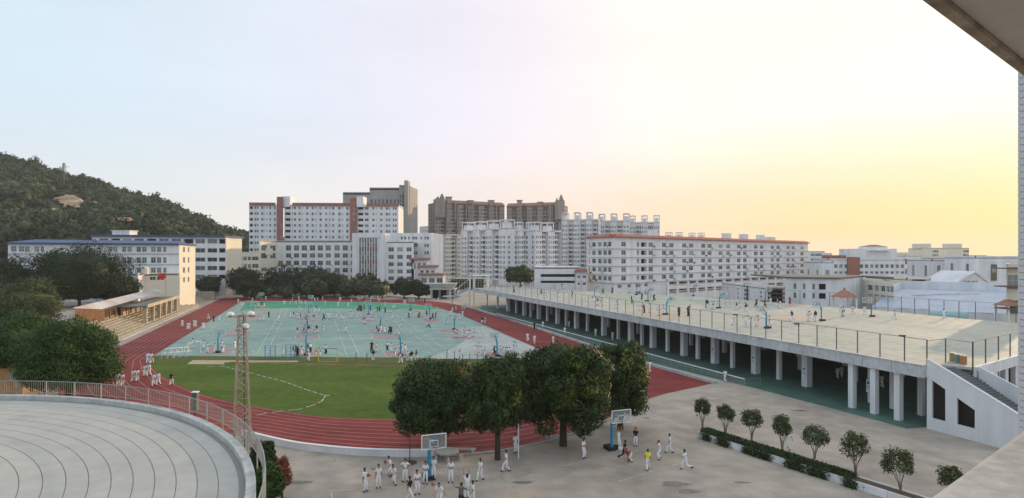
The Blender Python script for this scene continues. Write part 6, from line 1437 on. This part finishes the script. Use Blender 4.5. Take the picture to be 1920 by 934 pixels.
bg_ = MB(); q = Gp(1153, 842); bg_.box((q.x, q.y, .16), (.55, .35, .32), .4, M_kk); bg_.box((q.x + .45, q.y - .1, .1), (.4, .3, .2), .1, M_wpaint); tag(bg_.build('bags'), 'black and white bags at the foot of the blue hoop post', 'bags')

# field and deck people, read off the photograph as foot points
def tile(x0, y0, sc_, lst): return [(x0 + a / sc_, y0 + b_ / sc_, o_) for a, b_, o_ in lst]
w_ = 'w'
S12 = 11.975
FP = tile(440, 550, S12, [(80,225,'w'),(125,285,'w'),(152,285,'w'),(195,300,'w'),(395,190,'w'),(700,155,'w'),(470,320,'k'),(510,315,'w'),(545,315,'w'),(615,325,'k'),(665,320,'w'),(680,450,'w'),(765,540,'K'),(650,610,'w'),(548,605,'w'),(985,630,'w'),(1095,265,'w'),(1125,265,'w'),(1290,175,'w'),(1245,265,'w'),(1380,265,'w'),(1445,150,'w'),(1460,370,'w'),(1505,265,'w'),(1585,250,'w'),(1455,245,'w'),(1255,540,'w'),(1325,550,'k'),(1370,555,'w'),(1400,560,'w'),(1450,590,'w'),(1475,565,'K'),(1520,570,'w'),(1560,600,'w'),(1630,565,'w'),(1680,570,'w'),(1610,600,'K'),(1775,615,'R'),(1790,420,'w'),(1830,400,'k'),(1895,440,'w'),(1405,930,'k'),(1555,880,'x'),(1600,880,'w'),(1665,900,'k'),(1720,880,'w'),(1790,910,'w'),(1845,890,'k'),(60,840,'K'),(280,900,'k'),(1745,140,'w'),(1855,170,'w'),(1800,190,'w')])
FP += tile(600, 550, S12, [(60,165,'w'),(115,265,'w'),(400,300,'w'),(440,180,'w'),(465,170,'w'),(630,305,'w'),(705,215,'w'),(90,600,'K'),(175,545,'w'),(205,580,'w'),(245,580,'w'),(290,560,'w'),(365,580,'w'),(475,590,'w'),(520,640,'w'),(575,650,'w'),(665,550,'w'),(710,560,'w'),(860,560,'w'),(930,545,'w'),(835,390,'x'),(865,390,'K'),(905,395,'K'),(940,395,'r'),(985,380,'K'),(1070,400,'w'),(1125,380,'K'),(1200,360,'w'),(1280,400,'K'),(1340,400,'r'),(1465,440,'r'),(1465,300,'w'),(985,680,'k'),(1015,690,'w'),(1070,620,'w'),(1110,600,'w'),(1150,620,'w'),(1195,625,'w'),(1175,500,'w'),(1330,190,'w'),(1645,350,'w'),(1680,330,'w'),(1570,430,'w'),(1630,590,'w'),(1510,610,'w'),(1770,610,'w'),(1790,740,'w'),(1780,850,'w'),(80,870,'w'),(570,880,'w'),(1275,900,'k'),(1300,890,'x'),(1360,900,'w'),(1435,900,'w'),(1565,905,'K'),(1600,910,'K'),(1750,960,'w'),(1890,230,'w'),(1140,150,'w'),(1240,110,'w'),(1300,130,'w'),(1060,120,'w'),(960,80,'w'),(910,90,'w'),(1400,130,'K'),(1190,135,'w'),(1360,90,'w')])
FP += tile(760, 530, S12, [(15,470,'w'),(435,445,'K'),(735,425,'w'),(720,650,'w'),(480,745,'K'),(455,830,'w'),(525,840,'w'),(610,820,'K'),(680,820,'K'),(715,820,'w'),(120,770,'w'),(75,800,'K'),(25,800,'w'),(240,770,'w'),(300,790,'r'),(1060,665,'w'),(1045,750,'w'),(1005,740,'w'),(1135,620,'w'),(1285,610,'w'),(1285,775,'w'),(1215,830,'w'),(890,930,'w'),(965,930,'w'),(1725,920,'k'),(1800,930,'w'),(1320,600,'w'),(1370,580,'w'),(520,1020,'x')])
FP += tile(820, 590, 10.61, [(355,450,'w'),(385,460,'w'),(410,465,'w'),(500,460,'w'),(540,430,'w'),(595,450,'w'),(625,480,'w'),(655,470,'w'),(705,440,'w'),(735,440,'w'),(860,470,'w'),(1800,530,'w'),(825,750,'w'),(755,790,'w'),(875,820,'w'),(955,825,'w'),(1125,790,'K'),(1260,810,'w'),(1370,850,'w'),(1335,830,'w'),(1400,835,'w'),(1440,845,'w'),(1550,740,'w'),(1515,720,'w'),(435,920,'w')])
FP += tile(300, 610, S12, [(500,30,'w'),(620,95,'w'),(655,95,'w'),(770,35,'w'),(800,40,'w'),(960,95,'w'),(995,80,'w'),(740,510,'w'),(960,530,'w'),(1075,610,'w'),(1235,610,'w'),(1370,610,'w'),(1420,620,'w'),(1390,540,'w'),(1675,540,'w')])
FP += [(390, 599, 'w'), (401, 603, 'K'), (411, 602, 'w')]
FP += tile(500, 615, S12, [(375,620,'w'),(600,630,'k'),(660,600,'K'),(690,640,'K'),(725,560,'w'),(735,620,'w'),(770,610,'w'),(915,580,'k'),(980,550,'x'),(955,745,'w'),(1130,645,'w'),(1190,640,'w'),(1315,580,'x'),(1760,110,'w')])
FP += tile(660, 615, S12, [(445,530,'K'),(545,540,'w'),(480,740,'k'),(795,510,'x'),(885,540,'w'),(960,670,'w'),(1045,580,'w'),(1115,560,'w'),(1195,590,'w'),(1085,800,'w'),(1250,745,'w'),(1330,750,'k'),(1440,740,'k'),(1040,240,'w')])
TR = [(221, 724, 'w'), (229, 724, 'w'), (249.5, 716, 'w'), (257, 715, 'w'), (271.5, 705, 'w'), (279.5, 705, 'w'), (277, 682, 'w'), (284, 682, 'w'), (287.5, 724, 'w'), (297, 722, 'w'), (321, 722, 'k'), (989, 640, 'w'), (1002, 645, 'w'), (1037, 645, 'w'), (1219, 698, 'w')]
UD = [(1149, 638, 'w'), (1067, 614, 'w'), (1360, 716, 'w'), (1117, 631, 'w'), (1571, 710, 'w'), (1578, 708, 'w'), (1653, 728, 'w'), (1002, 617, 'K'), (1018, 615, 'w'), (1059, 628, 'w')]
DP_ = tile(1040, 520, 9.53, [(75,350,'w'),(20,340,'w'),(95,220,'w'),(150,215,'w'),(130,200,'K'),(315,370,'K'),(865,290,'K'),(960,345,'w'),(1030,285,'K'),(1300,295,'w'),(1330,290,'w'),(1415,410,'w'),(1375,465,'K'),(1560,400,'K'),(1630,300,'w'),(1700,310,'w'),(1705,430,'w'),(1770,420,'K'),(750,500,'w'),(790,500,'w'),(770,490,'k'),(820,500,'w'),(700,440,'w'),(760,330,'w'),(815,350,'w'),(1085,560,'w'),(1150,500,'w'),(1515,600,'w'),(1595,640,'K'),(1705,640,'w'),(545,430,'w'),(1850,690,'w')])
DP_ += tile(1220, 530, 9.53, [(240,560,'w'),(715,300,'w'),(505,600,'K'),(670,600,'K'),(690,600,'R'),(1000,450,'K'),(1020,460,'k'),(1080,480,'w'),(1110,480,'w'),(1145,480,'w'),(1180,460,'w'),(1320,440,'w'),(1410,440,'w'),(1535,490,'k'),(1605,450,'w'),(1690,450,'w'),(1700,520,'k'),(1500,760,'w'),(1700,790,'w'),(1750,760,'w'),(1885,430,'w')])
DP_ += tile(1400, 540, 9.53, [(175,340,'K'),(210,340,'w'),(320,350,'K'),(430,310,'w'),(550,330,'w'),(600,370,'w'),(775,290,'r'),(815,590,'k'),(1100,600,'w'),(1140,580,'w'),(1230,600,'k'),(1690,510,'w'),(1730,510,'w'),(1890,470,'w'),(175,690,'w'),(205,680,'w'),(400,680,'w')])
DP_ += tile(1600, 540, 5.95, [(125,300,'w'),(455,350,'w'),(1015,345,'w')])
DP_ += tile(860, 510, 9.53, [(460,310,'w'),(590,340,'w'),(625,340,'w'),(690,340,'w'),(945,300,'w'),(985,370,'K'),(1045,300,'w'),(1120,310,'k'),(1165,300,'w'),(1475,400,'K'),(1570,430,'w'),(1720,300,'w'),(1790,420,'w'),(1860,310,'w'),(1650,410,'w')])
OUTN = {'w': 'white uniform', 'k': 'dark top', 'K': 'dark clothes', 'r': 'red top', 'R': 'red top', 'x': 'white shirt, dark trousers', 'g': 'grey', 'y': 'yellow'}
PK = list(POSE)[:8]; PW = [3, 1, 3, 4, 1, 1, 2, 2]
rows_ = {}
recs = []
for (x, y, o_), zone in [(p, 'field') for p in FP] + [(p, 'track') for p in TR] + [(p, 'under') for p in UD] + [(p, 'deck') for p in DP_]:
    z = DZ if zone == 'deck' else .02; g = Gp(x, y, z)
    ps = rnd.choices(PK, PW)[0] if zone in ('field', 'deck') else 'walking'
    if zone == 'field':
        if y < 562: ps = rnd.choice(['walking', 'standing'])
        hp = [(Gp(*h[0]), h) for h in FH]; near_h = min(hp, key=lambda q: (q[0] - g).length); lm = 'the %s-row %s hoop' % (rown[near_h[1][1]], near_h[1][2])
        if y < 563: lm = 'the far bend near the entrance'
        if x < 415 and y < 620: lm = 'the left straight of the track'; ps = 'walking'
    elif zone == 'track': lm = 'the near left bend of the track' if x < 400 else 'the right straight of the track'
    elif zone == 'under': lm = 'the walkway under the playground'
    else: lm = 'the deck hoop ' + ['beside pink end', 'near rear corner', 'behind front fence', 'with spread arms', 'near rear edge', 'before dormitory end', 'before the annex', 'amid far group', 'by the gallery', 'before bluish sheds'][min([(abs(h[0] - x) + 2 * abs(h[1] - y), i_) for i_, h in enumerate(DH[:10])])[1]]
    recs.append([g, x, y, o_, ps, lm, zone])
recs.sort(key=lambda q: q[0].length); crowd = recs[272:]; recs = recs[:272]
cm_ = [M_skin, M_hair, M_uni, M_kk, M_rd, M_shoe]; cvs, cfs, cms = [], [], []
for g, x, y, o_, ps, lm, zone in crowd:      # the farthest, smallest figures, past the first three hundred
    me = pmesh(ps, o_, False); a = rnd.uniform(0, 6.28); ca, sa = math.cos(a), math.sin(a); o0 = len(cvs)
    cvs += [(g.x + v.co.x * ca - v.co.y * sa, g.y + v.co.x * sa + v.co.y * ca, g.z + v.co.z) for v in me.vertices]
    for p_ in me.polygons: cfs.append(tuple(i + o0 for i in p_.vertices)); m_ = me.materials[p_.material_index]; cms.append(cm_.index(m_) if m_ in cm_ else 2)
cb_ = MB(); cb_.v, cb_.f, cb_.m, cb_.mats = cvs, cfs, cms, cm_
tag(cb_.build('distant_crowd', smooth=True), 'tiny distant students at the far end of the court and the playground', 'crowd', kind='stuff')
grp = {}
for r_ in recs: grp.setdefault((r_[5], r_[3], r_[4]), []).append(r_)
gn = {'field': 'students on the sports court', 'track': 'students walking round the track', 'under': 'people under the playground', 'deck': 'students on the elevated playground'}
for k, lst in grp.items():
    lst.sort(key=lambda q: q[1])
    for i, (g, x, y, o_, ps, lm, zone) in enumerate(lst):
        pz = {'standing with folded arms': 'folding arms', 'with hands on hips': 'hands on hips', 'guarding with arms out': 'guarding', 'holding a ball': 'holding'}.get(ps, ps)
        lb = 'student in %s, %s, by %s' % (OUTN[o_], pz, lm)
        if len(lst) > 1: lb = '%s from left, %s, %s, by %s' % (ordw(i), OUTN[o_].replace('white shirt, dark trousers', 'dark trousers'), pz, lm.replace('with a wide arm ', '').replace('the deck', 'deck'))
        person(g, rnd.uniform(0, 6.28) if zone in ('field', 'deck') else R(rnd.choice([0, 180, 20, 200])), ps, o_, lb, False, rnd.uniform(.97, 1.1), gn[zone])

# ------------------------------------------------------------------ our own balcony
ow = thing('balcony', 'our own balcony: stone coping below, soffit above and tiled pier', 'balcony')
bd = Vector((.789, .614, 0)); bn_ = Vector((.614, -.789, 0))
c0 = Vector((1.27, 1.82, 16.25)) - bd * 4; b = MB(); M_cop = mat('pink_stone_coping', (.86, .72, .62), .6, .2, .25, .1, fine=18)
def obox(b, o_, l_, w_, z0, z1, m): b.prism([o_, o_ + bd * l_, o_ + bd * l_ + bn_ * w_, o_ + bn_ * w_], z0, z1, m)
q0 = Vector((c0.x, c0.y)).to_3d(); pr = [(.36, 16.10), (.36, 16.25), (.035, 16.25)] + [(.035 - .035 * math.sin(t), 16.215 + .035 * math.cos(t)) for t in (.4, .8, 1.2, 1.57)] + [(0, 16.10)]
for i in range(len(pr)):
    (u0, z0), (u1, z1) = pr[i], pr[(i + 1) % len(pr)]; a_, c_ = q0 + bn_ * u0, q0 + bn_ * u1; b.face([(a_.x, a_.y, z0), (c_.x, c_.y, z1), (c_.x + bd.x * 9, c_.y + bd.y * 9, z1), (a_.x + bd.x * 9, a_.y + bd.y * 9, z0)], M_cop)
b.build('coping', None, ow, True)
b = MB(); obox(b, Vector((c0.x, c0.y)).to_3d() + bn_ * .05, 9, .24, 15.2, 16.098, M_white); b.build('parapet', None, ow)
e0 = Vector((2.6, 3.66, 0)) - bd * 3; M_sof = mat('soffit_paint', (.46, .43, .40), .85, .12, .8, .1)
b = MB(); obox(b, e0, 10, .07, 18.57, 19.0, mat('stained_edge', (.30, .24, .19), .9, .4, .25, .3, fine=10)); b.build('drip_edge', None, ow)
b = MB(); obox(b, e0 + bn_ * .075, 10, .645, 18.61, 19.0, M_sof); obox(b, e0 + bn_ * .725, 10, 5, 18.66, 19.0, mat('soffit_grey', (.34, .33, .325), .85, .1, 1)); b.build('soffit', None, ow)
b = MB(); obox(b, e0 + bd * 1.55 + bn_ * .18, .35, 4, 18.45, 18.605, mat('stained_beam', (.16, .10, .08), .9, .3, .3)); b.build('beam', None, ow)
mt = mat('tiled_pier', (.62, .62, .65), .5, .1, 1)
b = MB(); b.box((6.31 + .5, 6.8, 17), (1.0, 1.0, 12), 0, mat('tile_joint', (.40, .41, .43), .9)); b.build('pier', None, ow)
tm = None
for k in range(64):
    for j in range(3):
        if tm is None: q = MB(); q.box((0, 0, 0), (.02, .18, .075)); tm = q.build('tile', mt, ow); o = tm
        else: o = link('tile', tm.data, ow)
        o.location = (6.30, 7.205 - j * .19, 14.6 + k * .083)
b = MB(); b.box((0, 2400, 60), (6000, 5600, 124)); hz = MB(); hz.box((0, 2400, 60), (6000, 5600, 122.0))
hm = bpy.data.materials.new('haze_air'); hm.use_nodes = True; ht_ = hm.node_tree; ht_.nodes.remove(ht_.nodes['Principled BSDF'])
pv = ht_.nodes.new('ShaderNodeVolumePrincipled'); pv.inputs['Color'].default_value = (.93, .93, 1, 1); pv.inputs['Density'].default_value = .00013; pv.inputs['Anisotropy'].default_value = .2
ht_.links.new(pv.outputs[0], ht_.nodes['Material Output'].inputs['Volume']); tag(hz.build('haze', hm), kind='stuff')
sc.cycles.volume_bounces = 1; sc.cycles.volume_step_rate = 4
print('objects', len(bpy.data.objects))
